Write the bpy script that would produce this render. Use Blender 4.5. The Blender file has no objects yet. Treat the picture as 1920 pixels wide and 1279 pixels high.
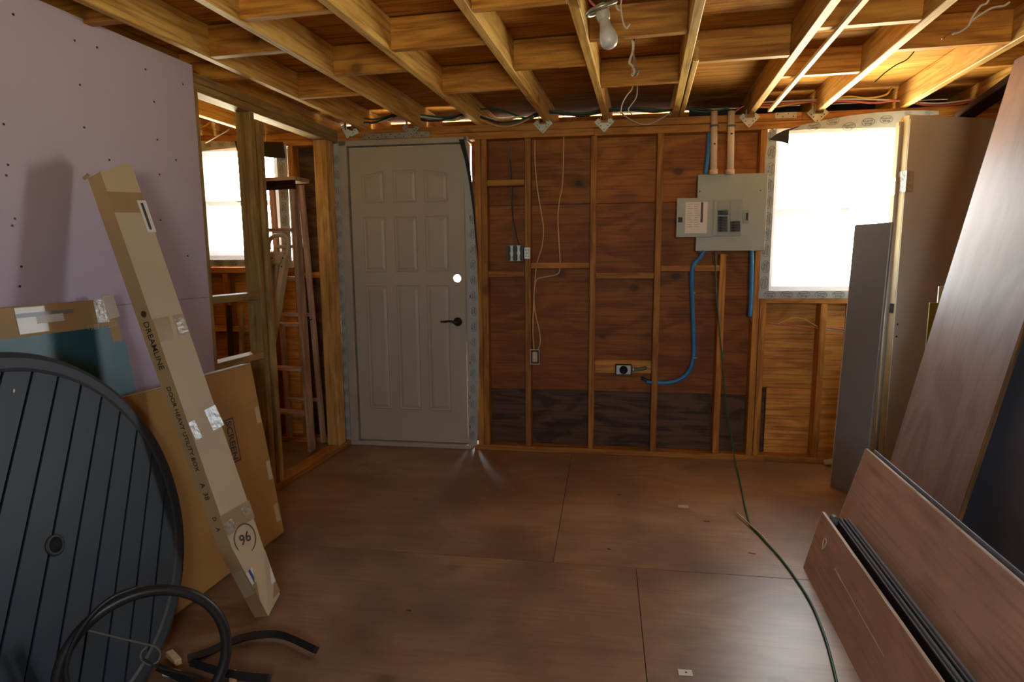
import bpy, bmesh, math, random
from math import sin, cos, tan, pi, radians
from mathutils import Vector, Matrix
random.seed(7)
C = bpy.context.scene.collection
SC = bpy.context.scene
# ------------------------------------------------------------------ camera
FPX, YAW, PITCH, ROLL, CH = 1135.83, .2148, .1366, -.0068, 1.3188
PW, PH = 1920, 1279
_f = Vector((-sin(YAW)*cos(PITCH), cos(YAW)*cos(PITCH), -sin(PITCH)))
_r = Vector((cos(YAW), sin(YAW), 0)); _u = _r.cross(_f)
CR = cos(ROLL)*_r + sin(ROLL)*_u; CU = -sin(ROLL)*_r + cos(ROLL)*_u; CF = _f
cam = bpy.data.cameras.new('camera'); camo = bpy.data.objects.new('camera', cam); C.objects.link(camo)
cam.sensor_width = 36; cam.sensor_fit = 'HORIZONTAL'; cam.lens = FPX/PW*36; cam.clip_start = .02
camo.matrix_world = Matrix(((CR.x, CU.x, -CF.x, 0), (CR.y, CU.y, -CF.y, 0), (CR.z, CU.z, -CF.z, CH), (0, 0, 0, 1)))
SC.camera = camo
SC.view_settings.view_transform = 'Standard'; SC.view_settings.look = 'None'
SC.view_settings.exposure = 0.0; SC.view_settings.gamma = 1.0; SC.view_settings.use_curve_mapping = False
SC.cycles.max_bounces = 10; SC.cycles.diffuse_bounces = 7; SC.cycles.glossy_bounces = 4
SC.cycles.transparent_max_bounces = 12; SC.cycles.sample_clamp_indirect = 6
SC.cycles.use_denoising = True
# ------------------------------------------------------------------ daylight outside
SKY = 27.0
wd = bpy.data.worlds.new('daylight'); SC.world = wd; wd.use_nodes = True
nt = wd.node_tree; nt.nodes.clear()
tc = nt.nodes.new('ShaderNodeTexCoord'); sx = nt.nodes.new('ShaderNodeSeparateXYZ')
rp = nt.nodes.new('ShaderNodeValToRGB'); bg = nt.nodes.new('ShaderNodeBackground'); ow = nt.nodes.new('ShaderNodeOutputWorld')
mp = nt.nodes.new('ShaderNodeMapRange'); mp.inputs[1].default_value = -1; mp.inputs[2].default_value = 1
nt.links.new(tc.outputs['Generated'], sx.inputs[0]); nt.links.new(sx.outputs[2], mp.inputs[0]); nt.links.new(mp.outputs[0], rp.inputs[0])
rp.color_ramp.elements[0].position = .46; rp.color_ramp.elements[0].color = (1.65, 1.36, .92, 1)   # sunlit pale ground
rp.color_ramp.elements[1].position = .54; rp.color_ramp.elements[1].color = (.86, .93, 1.0, 1)   # hazy bright sky
nt.links.new(rp.outputs[0], bg.inputs[0]); bg.inputs[1].default_value = SKY; nt.links.new(bg.outputs[0], ow.inputs[0])
# back wall: turned 3.5 degrees to the joists
D0, OM = 3.9908, .0618
def wallpt(s, d, z):      # wall coordinates -> world  (d > 0 goes out through the wall)
    return Vector((s*cos(OM) - d*sin(OM), D0 + s*sin(OM) + d*cos(OM), z))
def portal(loc, rot, w, h):
    l = bpy.data.lights.new('window_daylight', 'AREA'); l.shape = 'RECTANGLE'; l.size = w; l.size_y = h
    l.cycles.is_portal = True
    o = bpy.data.objects.new('window_daylight', l); C.objects.link(o); o.location = loc; o.rotation_euler = rot
portal(wallpt(1.2, .16, 1.6), (-pi/2, 0, OM), .95, 1.0)
portal(wallpt(-2.77, .16, 1.7), (-pi/2, 0, OM), .62, .8)
portal((.35, -1.62, 1.5), (pi/2, 0, 0), .95, .8)

# ------------------------------------------------------------------ pixel ray helpers (used only to measure real positions)
def _ray(px, py): return CR*((px-PW/2)/FPX) + CU*((PH/2-py)/FPX) + CF
def atx(px, py, x): d = _ray(px, py); return Vector((0, 0, CH)) + d*(x/d.x)
def aty(px, py, y): d = _ray(px, py); return Vector((0, 0, CH)) + d*(y/d.y)
def atz(px, py, z): d = _ray(px, py); return Vector((0, 0, CH)) + d*((z-CH)/d.z)
def atw(px, py, d=0):     # on the plane at depth d of the back wall, in wall coordinates (s, d, z)
    v = _ray(px, py); n = Vector((-sin(OM), cos(OM), 0)); p = Vector((0, 0, CH)) + v*((D0*cos(OM)+d)/v.dot(n))
    return Vector((p.x*cos(OM)+(p.y-D0)*sin(OM), d, p.z))

# ------------------------------------------------------------------ materials
def newmat(name):
    m = bpy.data.materials.new(name); m.use_nodes = True; t = m.node_tree
    return m, t, t.nodes['Principled BSDF']
def N(t, k, **kw):
    n = t.nodes.new(k)
    for a, b in kw.items(): setattr(n, a, b)
    return n
def coords(t, scale, rand=True, off=(0, 0, 0)):
    tc = N(t, 'ShaderNodeTexCoord'); mpn = N(t, 'ShaderNodeMapping'); mpn.inputs['Scale'].default_value = scale
    if rand:
        oi = N(t, 'ShaderNodeObjectInfo'); mu = N(t, 'ShaderNodeMath', operation='MULTIPLY'); mu.inputs[1].default_value = 37.0
        t.links.new(oi.outputs['Random'], mu.inputs[0])
        ad = N(t, 'ShaderNodeVectorMath', operation='ADD'); t.links.new(tc.outputs['Object'], ad.inputs[0]); t.links.new(mu.outputs[0], ad.inputs[1])
        t.links.new(ad.outputs[0], mpn.inputs['Vector'])
    else: t.links.new(tc.outputs['Object'], mpn.inputs['Vector'])
    return mpn.outputs[0]
def ramp(t, fac, stops):
    r = N(t, 'ShaderNodeValToRGB'); e = r.color_ramp.elements
    while len(e) < len(stops): e.new(.5)
    for i, (p, c) in enumerate(stops): e[i].position = p; e[i].color = (*c, 1) if len(c) == 3 else c
    t.links.new(fac, r.inputs[0]); return r.outputs[0]
def mix(t, fac, a, b, mode='MIX'):
    m = N(t, 'ShaderNodeMix', data_type='RGBA', blend_type=mode)
    for s, v in ((m.inputs[0], fac), (m.inputs[6], a), (m.inputs[7], b)):
        if hasattr(v, 'is_linked') or isinstance(v, bpy.types.NodeSocket): t.links.new(v, s)
        elif isinstance(v, (int, float)): s.default_value = v
        else: s.default_value = (*v, 1)
    return m.outputs[2]
def bump(t, p, h, strength, dist=.002):
    b = N(t, 'ShaderNodeBump'); b.inputs['Strength'].default_value = strength; b.inputs['Distance'].default_value = dist
    t.links.new(h, b.inputs['Height']); t.links.new(b.outputs[0], p.inputs['Normal'])
def wood(name, light, dark, rough=.6, knots=.8, grain=1.0, knotcol=(.05, .02, .008), spec=.4, stain=None, stain_amt=.5, vary=.18, fine=1.0):
    m, t, p = newmat(name)
    # wavy growth rings running along local X
    v = coords(t, (1.1, 9*grain, 9*grain))
    n1 = N(t, 'ShaderNodeTexNoise'); n1.inputs['Scale'].default_value = 1.6; n1.inputs['Detail'].default_value = 5; n1.inputs['Distortion'].default_value = .7
    t.links.new(v, n1.inputs['Vector'])
    mu = N(t, 'ShaderNodeMath', operation='MULTIPLY'); mu.inputs[1].default_value = 26; t.links.new(n1.outputs[0], mu.inputs[0])
    sn = N(t, 'ShaderNodeMath', operation='SINE'); t.links.new(mu.outputs[0], sn.inputs[0])
    mr = N(t, 'ShaderNodeMapRange'); mr.inputs[1].default_value = -1; mr.inputs[2].default_value = 1; t.links.new(sn.outputs[0], mr.inputs[0])
    base = ramp(t, mr.outputs[0], [(0, dark), (.55, tuple(.35*a+.65*b for a, b in zip(dark, light))), (1, light)])
    v2 = coords(t, (3, 70, 70)); n2 = N(t, 'ShaderNodeTexNoise'); n2.inputs['Scale'].default_value = 1; n2.inputs['Detail'].default_value = 2
    t.links.new(v2, n2.inputs['Vector'])
    fr = ramp(t, n2.outputs[0], [(.35, (1-.34*fine, 1-.40*fine, 1-.45*fine)), (.5, (1, 1, 1)), (.7, (1+.1*fine,)*3)])
    c = mix(t, 1.0, base, fr, 'MULTIPLY')
    if knots > 0:
        v3 = coords(t, (3.1, 4.2, 4.2)); vo = N(t, 'ShaderNodeTexVoronoi'); vo.inputs['Scale'].default_value = 1.0; t.links.new(v3, vo.inputs['Vector'])
        k = ramp(t, vo.outputs['Distance'], [(.0, (1, 1, 1)), (.08, (.95, .95, .95)), (.125, (.3, .3, .3)), (.24, (0, 0, 0))])
        pick = ramp(t, vo.outputs['Color'], [(.38, (0, 0, 0)), (.42, (1, 1, 1))])
        kk = mix(t, 1.0, k, pick, 'MULTIPLY'); k2 = mix(t, 1.0, kk, (knots,)*3, 'MULTIPLY')
        c = mix(t, k2, c, knotcol)
    if stain:
        v4 = coords(t, (1.3, 1.3, 1.3)); n4 = N(t, 'ShaderNodeTexNoise'); n4.inputs['Scale'].default_value = 1.6; n4.inputs['Detail'].default_value = 6
        t.links.new(v4, n4.inputs['Vector'])
        s = ramp(t, n4.outputs[0], [(.42, (0, 0, 0)), (.68, (stain_amt,)*3)]); c = mix(t, s, c, stain)
    oi = N(t, 'ShaderNodeObjectInfo'); vr = N(t, 'ShaderNodeMapRange'); vr.inputs[3].default_value = 1-vary; vr.inputs[4].default_value = 1+vary
    t.links.new(oi.outputs['Random'], vr.inputs[0]); c = mix(t, 1.0, c, vr.outputs[0], 'MULTIPLY')
    t.links.new(c, p.inputs['Base Color']); p.inputs['Roughness'].default_value = rough; p.inputs['Specular IOR Level'].default_value = spec
    bump(t, p, mr.outputs[0], .12, .001)
    return m
def plain(name, col, rough=.5, metal=0, var=.12, scale=6, spec=.5, bumpy=0):
    m, t, p = newmat(name)
    v = coords(t, (scale,)*3); n = N(t, 'ShaderNodeTexNoise'); n.inputs['Scale'].default_value = 1; n.inputs['Detail'].default_value = 6
    t.links.new(v, n.inputs['Vector'])
    c = ramp(t, n.outputs[0], [(.3, tuple(x*(1-var) for x in col)), (.7, tuple(min(1, x*(1+var)) for x in col))])
    t.links.new(c, p.inputs['Base Color']); p.inputs['Roughness'].default_value = rough; p.inputs['Metallic'].default_value = metal
    p.inputs['Specular IOR Level'].default_value = spec
    if bumpy: bump(t, p, n.outputs[0], bumpy, .004)
    return m
def glass(name):
    m = bpy.data.materials.new(name); m.use_nodes = True; t = m.node_tree; t.nodes.clear()
    o = N(t, 'ShaderNodeOutputMaterial'); a = N(t, 'ShaderNodeBsdfTransparent'); a.inputs[0].default_value = (.95, .98, .97, 1)
    g = N(t, 'ShaderNodeBsdfGlossy'); g.inputs['Roughness'].default_value = .02; mx = N(t, 'ShaderNodeMixShader'); mx.inputs[0].default_value = .05
    t.links.new(a.outputs[0], mx.inputs[1]); t.links.new(g.outputs[0], mx.inputs[2]); t.links.new(mx.outputs[0], o.inputs[0]); return m
M = {}
M['joist'] = wood('joist_pine', (.70, .45, .13), (.58, .34, .08), .55, .6, .7)
M['block'] = wood('block_pine', (.62, .30, .05), (.46, .19, .026), .6, .7, .8)
M['deck'] = wood('deck_plywood', (.60, .30, .055), (.46, .20, .032), .8, .7, .35, spec=.15, stain=(.24, .11, .03), stain_amt=.5)
M['sheath'] = wood('sheathing_plywood', (.36, .128, .016), (.24, .074, .007), .6, .95, .35, stain=(.22, .06, .01), stain_amt=.55, vary=.12)
M['sheath_light'] = wood('sheathing_plywood_pale', (.62, .30, .06), (.47, .20, .035), .6, .95, .35, vary=.1)
M['weather'] = wood('weathered_board', (.13, .068, .036), (.055, .026, .014), .55, .6, .5, vary=.1)
M['stud'] = wood('stud_pine', (.44, .20, .034), (.34, .135, .02), .6, .5, .6)
M['treated'] = wood('treated_lumber', (.42, .30, .11), (.32, .21, .07), .65, .7, .6, stain=(.12, .08, .05), stain_amt=.5)
M['post'] = wood('post_pine', (.56, .35, .11), (.44, .25, .07), .6, .95, .5)
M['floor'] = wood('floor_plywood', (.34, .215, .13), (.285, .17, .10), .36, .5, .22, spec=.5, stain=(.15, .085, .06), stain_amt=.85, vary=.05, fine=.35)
M['ply_red'] = wood('reddish_plywood', (.64, .43, .325), (.53, .34, .245), .5, .6, .25, knotcol=(.03, .012, .01), spec=.4, stain=(.42, .31, .25), stain_amt=.6, vary=.04, fine=.5)
M['ply_gloss'] = wood('smooth_faced_plywood', (.34, .24, .22), (.28, .185, .17), .52, .15, .25, spec=.35, stain=(.30, .13, .09), stain_amt=.5, vary=.02, fine=.25)
M['ply_edge'] = wood('plywood_edge', (.80, .76, .68), (.50, .42, .34), .7, 0, 3)
M['edge_dark'] = wood('board_edge', (.30, .17, .07), (.16, .08, .03), .7, 0, 3)
M['ladder'] = wood('ladder_wood', (.52, .34, .22), (.38, .22, .13), .6, .5, .7, stain=(.35, .30, .25), stain_amt=.35)
M['furring'] = wood('furring_strip', (.80, .66, .45), (.68, .52, .32), .6, .3, .7)
M['dark_wood'] = wood('dark_wood', (.04, .022, .014), (.022, .012, .008), .9, .3, .6, spec=.04)
M['drywall'] = plain('purple_drywall', (.56, .50, .665), .75, var=.03, scale=2)
M['screw'] = plain('screw_black', (.015, .013, .015), .5)
M['door'] = plain('door_paint', (.47, .43, .355), .45, var=.05, scale=2.5)
M['jamb'] = plain('jamb_paint', (.44, .41, .35), .5, var=.10, scale=5)
M['vinyl'] = plain('white_vinyl', (.82, .84, .86), .35, var=.02)
M['tape'] = plain('flashing_tape', (.42, .475, .49), .35, var=.08, scale=14, bumpy=.4)
M['ink'] = plain('black_ink', (.045, .05, .055), .5)
M['inkbrown'] = plain('brown_ink', (.07, .035, .02), .6)
M['inkblue'] = plain('blue_ink', (.04, .09, .28), .6)
M['felt'] = plain('black_felt', (.012, .013, .016), .7)
M['black'] = plain('black_metal', (.018, .018, .021), .42, var=.2)
M['blackmatte'] = plain('black_recess', (.008, .008, .009), .8)
M['table'] = plain('slate_blue_powdercoat', (.020, .036, .058), .5, var=.12, scale=3)
M['tablerim'] = plain('slate_rim_powdercoat', (.032, .040, .055), .5, var=.1, scale=3)
M['card'] = plain('kraft_cardboard', (.46, .31, .15), .75, var=.07, scale=5)
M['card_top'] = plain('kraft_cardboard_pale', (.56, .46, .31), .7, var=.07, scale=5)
M['card_o'] = plain('kraft_cardboard_orange', (.42, .235, .065), .75, var=.06, scale=4)
M['packtape'] = plain('brown_packing_tape', (.38, .27, .15), .25, var=.1)
M['cleartape'] = plain('clear_tape', (.40, .34, .26), .10, var=.3, scale=60, spec=1.0, bumpy=.8)
M['glare'] = plain('tape_glare_paint', (.62, .66, .70), .22, var=.25, scale=50, spec=.9, bumpy=.6)  # bluish-white glare on the carton tape, painted as colour
M['teal'] = plain('teal_print', (.018, .12, .17), .4, var=.12, scale=3)
M['paper'] = plain('paper_label', (.75, .75, .72), .6, var=.04)
M['steel'] = plain('galvanized_steel', (.42, .45, .42), .4, .75, var=.15, scale=30)
M['panel'] = plain('grey_enamel', (.33, .38, .36), .4, var=.05, scale=3)
M['panel2'] = plain('grey_enamel_deep', (.27, .31, .30), .4, var=.05, scale=3)
M['pvc'] = plain('cream_pvc', (.72, .58, .44), .4, var=.05)
M['blue'] = plain('blue_conduit', (.03, .20, .50), .4, var=.1, scale=20)
M['cream'] = plain('cream_plastic', (.62, .53, .38), .4, var=.05)
M['nm'] = plain('tan_cable', (.62, .42, .20), .5, var=.08)
M['wht'] = plain('white_cable', (.55, .52, .46), .5, var=.1)
M['grn'] = plain('green_cord', (.012, .10, .06), .45, var=.1)
M['cblk'] = plain('black_cable', (.02, .022, .022), .5)
M['cgry'] = plain('grey_cable', (.13, .14, .13), .5)
M['red'] = plain('red_cable', (.50, .12, .10), .5)
M['yel'] = plain('yellow_cable', (.62, .40, .06), .5)
M['copper'] = plain('copper_wire', (.45, .26, .18), .35, .8)
M['bulb'] = plain('frosted_bulb', (.62, .64, .70), .35, var=.01, spec=.6)
M['socket'] = plain('socket_plastic', (.50, .48, .42), .45, var=.08, scale=20)
M['doorslab'] = plain('primed_slab', (.50, .46, .41), .42, var=.05, scale=2)
M['slabedge'] = plain('slab_edge', (.44, .36, .20), .6, var=.1)
M['white_edge'] = plain('white_edge', (.75, .72, .64), .5)
M['greyboard'] = plain('grey_laminate', (.23, .24, .26), .34, var=.06, scale=2, spec=.55)
M['darksheet'] = plain('dark_laminate', (.15, .16, .21), .42, var=.3, scale=2, spec=.5)
M['alum'] = plain('tan_ladder_rail', (.48, .36, .22), .45, var=.1)
M['bolt'] = plain('bolt_dark', (.03, .025, .02), .5, .6)
M['yellowgreen'] = plain('yellow_green_paint', (.30, .30, .06), .5, var=.2, scale=20)
M['glass'] = glass('window_glass')
_t = M['vinyl'].node_tree; _p = _t.nodes['Principled BSDF']; _tr = _t.nodes.new('ShaderNodeBsdfTranslucent'); _tr.inputs[0].default_value = (.9, .93, .95, 1)
_mx = _t.nodes.new('ShaderNodeMixShader'); _mx.inputs[0].default_value = .32; _t.links.new(_p.outputs[0], _mx.inputs[1]); _t.links.new(_tr.outputs[0], _mx.inputs[2]); _t.links.new(_mx.outputs[0], _t.nodes['Material Output'].inputs[0])  # translucency added so frames and sash rails glow white like lens glare
M['seamdark'] = plain('subfloor_dark', (.02, .014, .01), .9)

# ------------------------------------------------------------------ mesh helpers
def link(name, bm, mat, parent=None, smooth=False, loc=None, rot=None):
    me = bpy.data.meshes.new(name); bmesh.ops.recalc_face_normals(bm, faces=bm.faces); bm.to_mesh(me); bm.free()
    if isinstance(mat, (list, tuple)):
        for k in mat: me.materials.append(M[k])
    else: me.materials.append(M[mat])
    if smooth:
        for p in me.polygons: p.use_smooth = True
    o = bpy.data.objects.new(name, me); C.objects.link(o)
    if parent: o.parent = parent
    if loc is not None: o.location = loc
    if rot is not None: o.rotation_euler = rot
    return o
def empty(name, loc=(0, 0, 0), rz=0):
    o = bpy.data.objects.new(name, None); C.objects.link(o); o.location = loc; o.rotation_euler = (0, 0, rz); o.empty_display_size = .1; return o
def tag(o, label, cat, group=None):
    o['label'] = label; o['category'] = cat
    if group: o['group'] = group
    return o
def struct(o): o['kind'] = 'structure'; return o
def bmbox(sx, sy, sz, bev=0.0, c=(0, 0, 0), bm=None):
    b2 = bmesh.new(); bmesh.ops.create_cube(b2, size=1)
    for v in b2.verts: v.co = Vector((v.co.x*sx, v.co.y*sy, v.co.z*sz))
    if bev: bmesh.ops.bevel(b2, geom=b2.edges[:], offset=bev, segments=1, affect='EDGES')
    for v in b2.verts: v.co += Vector(c)
    if bm is None: return b2
    me = bpy.data.meshes.new('t'); b2.to_mesh(me); b2.free(); bm.from_mesh(me); bpy.data.meshes.remove(me); return bm
def box(name, lo, hi, mat, parent=None, bev=.002, grain='x'):
    """box from corner lo to corner hi, origin at its middle; grain axis turned into local X"""
    lo = Vector(lo); hi = Vector(hi); c = (lo+hi)/2; s = hi-lo
    if grain == 'x': return link(name, bmbox(s.x, s.y, s.z, bev), mat, parent, loc=c)
    if grain == 'y': return link(name, bmbox(s.y, s.x, s.z, bev), mat, parent, loc=c, rot=(0, 0, pi/2))
    return link(name, bmbox(s.z, s.y, s.x, bev), mat, parent, loc=c, rot=(0, pi/2, 0))
def frame_obj(o, origin, X, Y, Z):
    X = Vector(X).normalized(); Z0 = Vector(Z); Z = (Z0 - X*Z0.dot(X)).normalized(); Y = Z.cross(X)
    m = Matrix(((X.x, Y.x, Z.x, origin[0]), (X.y, Y.y, Z.y, origin[1]), (X.z, Y.z, Z.z, origin[2]), (0, 0, 0, 1)))
    o.matrix_local = m; return o
def bar(name, p0, p1, w, h, mat, parent=None, up=(0, 0, 1), bev=.002):
    """board from p0 to p1 (centre line), w across, h along 'up'"""
    p0 = Vector(p0); p1 = Vector(p1); d = p1-p0
    o = link(name, bmbox(d.length, w, h, bev), mat, parent)
    return frame_obj(o, (p0+p1)/2, d, None, up)
def spline(pts, n=8):
    pts = [Vector(p) for p in pts]
    if len(pts) < 3: return pts
    out = []; P = [2*pts[0]-pts[1]]+pts+[2*pts[-1]-pts[-2]]
    for i in range(1, len(P)-2):
        for k in range(n):
            t = k/n; a, b, c, d = P[i-1], P[i], P[i+1], P[i+2]
            out.append(.5*((2*b)+(c-a)*t+(2*a-5*b+4*c-d)*t*t+(3*b-a-3*c+d)*t**3))
    out.append(pts[-1]); return out
def bmtube(pts, r, seg=8, bm=None, flat=1.0, closed=False):
    bm = bm or bmesh.new(); rings = []; up = Vector((0, 0, 1)); prev = None
    n = len(pts)
    for i, p in enumerate(pts):
        if closed: d = pts[(i+1) % n]-pts[(i-1) % n]
        else: d = pts[min(i+1, n-1)]-pts[max(i-1, 0)]
        d.normalize()
        if prev is None:
            a = up if abs(d.dot(up)) < .9 else Vector((1, 0, 0)); u = (a-d*a.dot(d)).normalized()
        else: u = (prev-d*prev.dot(d)).normalized()
        prev = u; v = d.cross(u); rr = r[i] if isinstance(r, (list, tuple)) else r
        rings.append([bm.verts.new(p+(u*cos(2*pi*k/seg)*flat+v*sin(2*pi*k/seg))*rr) for k in range(seg)])
    m = n if closed else n-1
    for i in range(m):
        a, b = rings[i], rings[(i+1) % n]
        for k in range(seg): bm.faces.new((a[k], a[(k+1) % seg], b[(k+1) % seg], b[k]))
    if not closed: bm.faces.new(rings[0][::-1]); bm.faces.new(rings[-1])
    return bm
def tube(name, pts, r, mat, parent=None, n=8, seg=8, flat=1.0, smooth=True):
    return link(name, bmtube(spline(pts, n), r, seg, flat=flat), mat, parent, smooth)
def lathe(name, prof, mat, parent=None, seg=24, smooth=True):
    bm = bmesh.new(); rings = [[bm.verts.new((r*cos(2*pi*k/seg), r*sin(2*pi*k/seg), z)) for k in range(seg)] for r, z in prof]
    for a, b in zip(rings, rings[1:]):
        for k in range(seg): bm.faces.new((a[k], a[(k+1) % seg], b[(k+1) % seg], b[k]))
    bm.faces.new(rings[0][::-1]); bm.faces.new(rings[-1]); return link(name, bm, mat, parent, smooth)
def prism(name, pts, t, mat, parent=None, bev=0):
    """polygon in local XY, thickness t along Z (0..t)"""
    bm = bmesh.new(); a = [bm.verts.new((x, y, 0)) for x, y in pts]; b = [bm.verts.new((x, y, t)) for x, y in pts]
    bm.faces.new(a[::-1]); bm.faces.new(b); n = len(pts)
    for i in range(n): bm.faces.new((a[i], a[(i+1) % n], b[(i+1) % n], b[i]))
    return link(name, bm, mat, parent)
def hexa(name, c8, mat, parent=None, grain=None):
    """eight world corners: bottom ring then top ring; origin moved to the middle"""
    bm = bmesh.new(); c = sum((Vector(p) for p in c8), Vector())/8
    v = [bm.verts.new(Vector(p)-c) for p in c8]
    for f in ((3, 2, 1, 0), (4, 5, 6, 7), (0, 1, 5, 4), (1, 2, 6, 5), (2, 3, 7, 6), (3, 0, 4, 7)): bm.faces.new([v[i] for i in f])
    return link(name, bm, mat, parent, loc=c)
_tc = {}
def text_mesh(s):
    if s in _tc: return _tc[s]
    cu = bpy.data.curves.new('txt', 'FONT'); cu.body = s; cu.size = 1; cu.align_x = 'CENTER'; cu.align_y = 'CENTER'; cu.resolution_u = 2; cu.extrude = .012; cu.offset = .022 if s == 'SCREEN' else .006
    o = bpy.data.objects.new('txt', cu); C.objects.link(o); dg = bpy.context.evaluated_depsgraph_get(); dg.update()
    me = bpy.data.meshes.new_from_object(o.evaluated_get(dg)); bpy.data.objects.remove(o); _tc[s] = me; return me
def lettering(name, s, size, origin, X, Z, mat, parent, wscale=1.0):
    """flat print; X reading direction, Z outward normal"""
    bm = bmesh.new(); bm.from_mesh(text_mesh(s))
    for v in bm.verts: v.co = Vector((v.co.x*size*wscale, v.co.y*size, v.co.z*.03))
    o = link(name, bm, mat, parent); return frame_obj(o, origin, X, None, Z)

# ------------------------------------------------------------------ setting: floor
X0 = -2.03                       # room side of the stud partition
ZJ, ZD = 2.17, 2.305             # joist undersides / underside of the roof deck
wallR, wallL, wallB = 1.98, -3.75, -1.6
floor = struct(empty('floor', (0, D0, 0), OM))
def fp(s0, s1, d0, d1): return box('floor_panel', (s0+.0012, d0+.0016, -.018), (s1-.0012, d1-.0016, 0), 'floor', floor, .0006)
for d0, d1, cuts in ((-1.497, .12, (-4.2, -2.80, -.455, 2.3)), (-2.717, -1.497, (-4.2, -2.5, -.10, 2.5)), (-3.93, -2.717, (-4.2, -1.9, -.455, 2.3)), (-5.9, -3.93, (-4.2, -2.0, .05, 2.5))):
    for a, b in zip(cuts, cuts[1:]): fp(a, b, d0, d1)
box('subfloor', (-4.2, -5.9, -.05), (2.5, .12, -.0185), 'seamdark', floor, 0)

# ------------------------------------------------------------------ setting: ceiling
ceiling = struct(empty('ceiling'))
JX = [-3.42, -3.03, -2.64, -2.25, -1.865, -1.478, -1.085, -.645, -.275, .143, .590, .978, 1.436, 1.86]
JW = .038
for x in JX: box('joist', (x, wallB+.02, ZJ), (x+JW, D0+x*tan(OM)+.425, ZD-.001), 'joist', ceiling, .003, 'y')
box('joist', (.186, 2.90, ZJ-.002), (.212, 4.0, ZJ+.085), 'joist', ceiling, .003, 'y')        # scrap nailed beside a joist
box('furring_strip', (.683, wallB+.1, ZJ-.016), (.706, 3.93, ZJ-.001), 'furring', ceiling, .001, 'y')
BL = [(-3.38, 2.4), (-2.99, 2.9), (-2.60, 2.2), (-2.21, 2.66), (-2.21, 1.96), (-1.865, 2.38), (-1.865, 3.06), (-1.478, 2.05), (-1.478, 2.73), (-1.085, 2.48),
      (-1.085, 3.14), (-.645, 2.15), (-.645, 2.85), (-.275, 2.56), (-.275, 3.22), (.143, 2.93), (.590, 2.63), (.590, 3.29), (.978, 2.975), (1.436, 3.32), (1.436, 2.6),
      (-1.865, 1.3), (-1.085, 1.4), (-.275, 1.5), (.590, 1.6), (.143, 2.0), (.978, 1.9)]
for x, y in BL:
    nx = min([j for j in JX if j > x+.05])
    a = x+JW if x in JX else x
    box('blocking', (a+.001, y, ZJ+.004+random.uniform(-.004, .006)), (nx-.001, y+JW, ZD-.006), 'block', ceiling, .002)
for i, (x0, x1) in enumerate(((wallL, -1.46), (-1.46, .60), (.60, 2.2))):
    for j, (y0, y1) in enumerate(((wallB, .3), (.3, 1.9), (1.9, 3.1), (3.1, 4.62))):
        box('deck_panel', (x0+.0015, y0+.0015, ZD), (x1-.0015, y1-.0015, ZD+.016), 'deck', ceiling, .001, 'x')
# eaves beyond the back wall: fascia with a thin gap under the deck, soffit, closed end at the window side
box('roofing_felt', (wallL-.1, wallB-.1, ZD+.018), (2.35, 4.64, ZD+.024), 'felt', ceiling, 0)

# ------------------------------------------------------------------ setting: back wall (wall coordinates, d = local y)
WB = struct(empty('wall_back', (0, D0, 0), OM))
def ws(s, z0, z1, mat='stud', w=.038, d0=0, d1=.089, name='stud'): return box(name, (s, d0, z0), (s+w, d1, z1), mat, WB, .0025, 'z')
def wh(s0, s1, z, h=.038, d0=0, d1=.089, mat='stud', name='blocking'): return box(name, (s0, d0, z), (s1, d1, z+h), mat, WB, .0025, 'x')
ZP = 2.08
wh(-2.13, -.33, ZP, .044, name='top_plate'); wh(-.33, 2.02, ZP-.004, .046, name='top_plate'); wh(-3.8, -2.13, ZP+.002, .042, name='top_plate')
wh(-2.6, .9, ZP+.045, .044, name='top_plate'); wh(.9, 2.02, ZP+.043, .045, name='top_plate'); wh(-3.8, -2.6, ZP+.045, .044, name='top_plate')
wh(-1.13, .78, 0, .038, name='sill_plate'); wh(.78, 2.0, .001, .038, name='sill_plate'); wh(-3.8, -2.06, 0, .038, name='sill_plate')
z0 = .039
box('fascia_board', (-3.9, .455, 2.125), (2.2, .480, 2.2960), 'stud', WB, .001)
box('soffit_board', (-3.9, .129, 2.135), (2.2, .455, 2.148), 'stud', WB, .001)
box('eave_blackout', (.30, .445, 2.15), (2.2, .448, ZD-.001), 'felt', WB, 0)  # black sheet added to block the fascia gap and keep the right bays dark
for s in (-1.098, -1.058, -.771, -.348, .062): ws(s, z0, ZP-.002)
ws(.462, z0, 1.335)
for s in (.672, .713): ws(s, z0, ZP-.006 if s < .7 else 1.045)
for s in (1.073, 1.47, 1.72): ws(s, z0, 1.024)
ws(1.66, z0, ZP-.006); ws(1.90, z0, ZP-.006)
wh(.712, 1.66, 1.025, .038, name='window_sill_plate')
for s in (-3.70, -3.16, -2.40, -2.12): ws(s, z0, ZP)
for s in (-2.95, -2.62): ws(s, z0, 1.22)
wh(-3.12, -2.40, 1.225, .038, name='window_sill_plate')
# horizontal blocks seen between the studs
wh(-1.018, -.774, atw(940, 343).z-.019); wh(-1.018, -.774, atw(940, 514).z-.019)
wh(-.732, -.349, atw(1050, 498).z-.019, d0=.012); wh(-.309, .061, atw(1170, 517).z-.019, d0=.004); wh(.101, .461, atw(1297, 503).z-.019)
wh(-2.99-.1, -2.66, .80, mat='post', d0=.02); wh(-2.36, -2.13, 1.19, d0=.0)
b = atw(1170, 690); wh(-.309, .061, b.z-.045, .09, .045, .088, 'sheath_light', 'outlet_backing_board')
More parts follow.
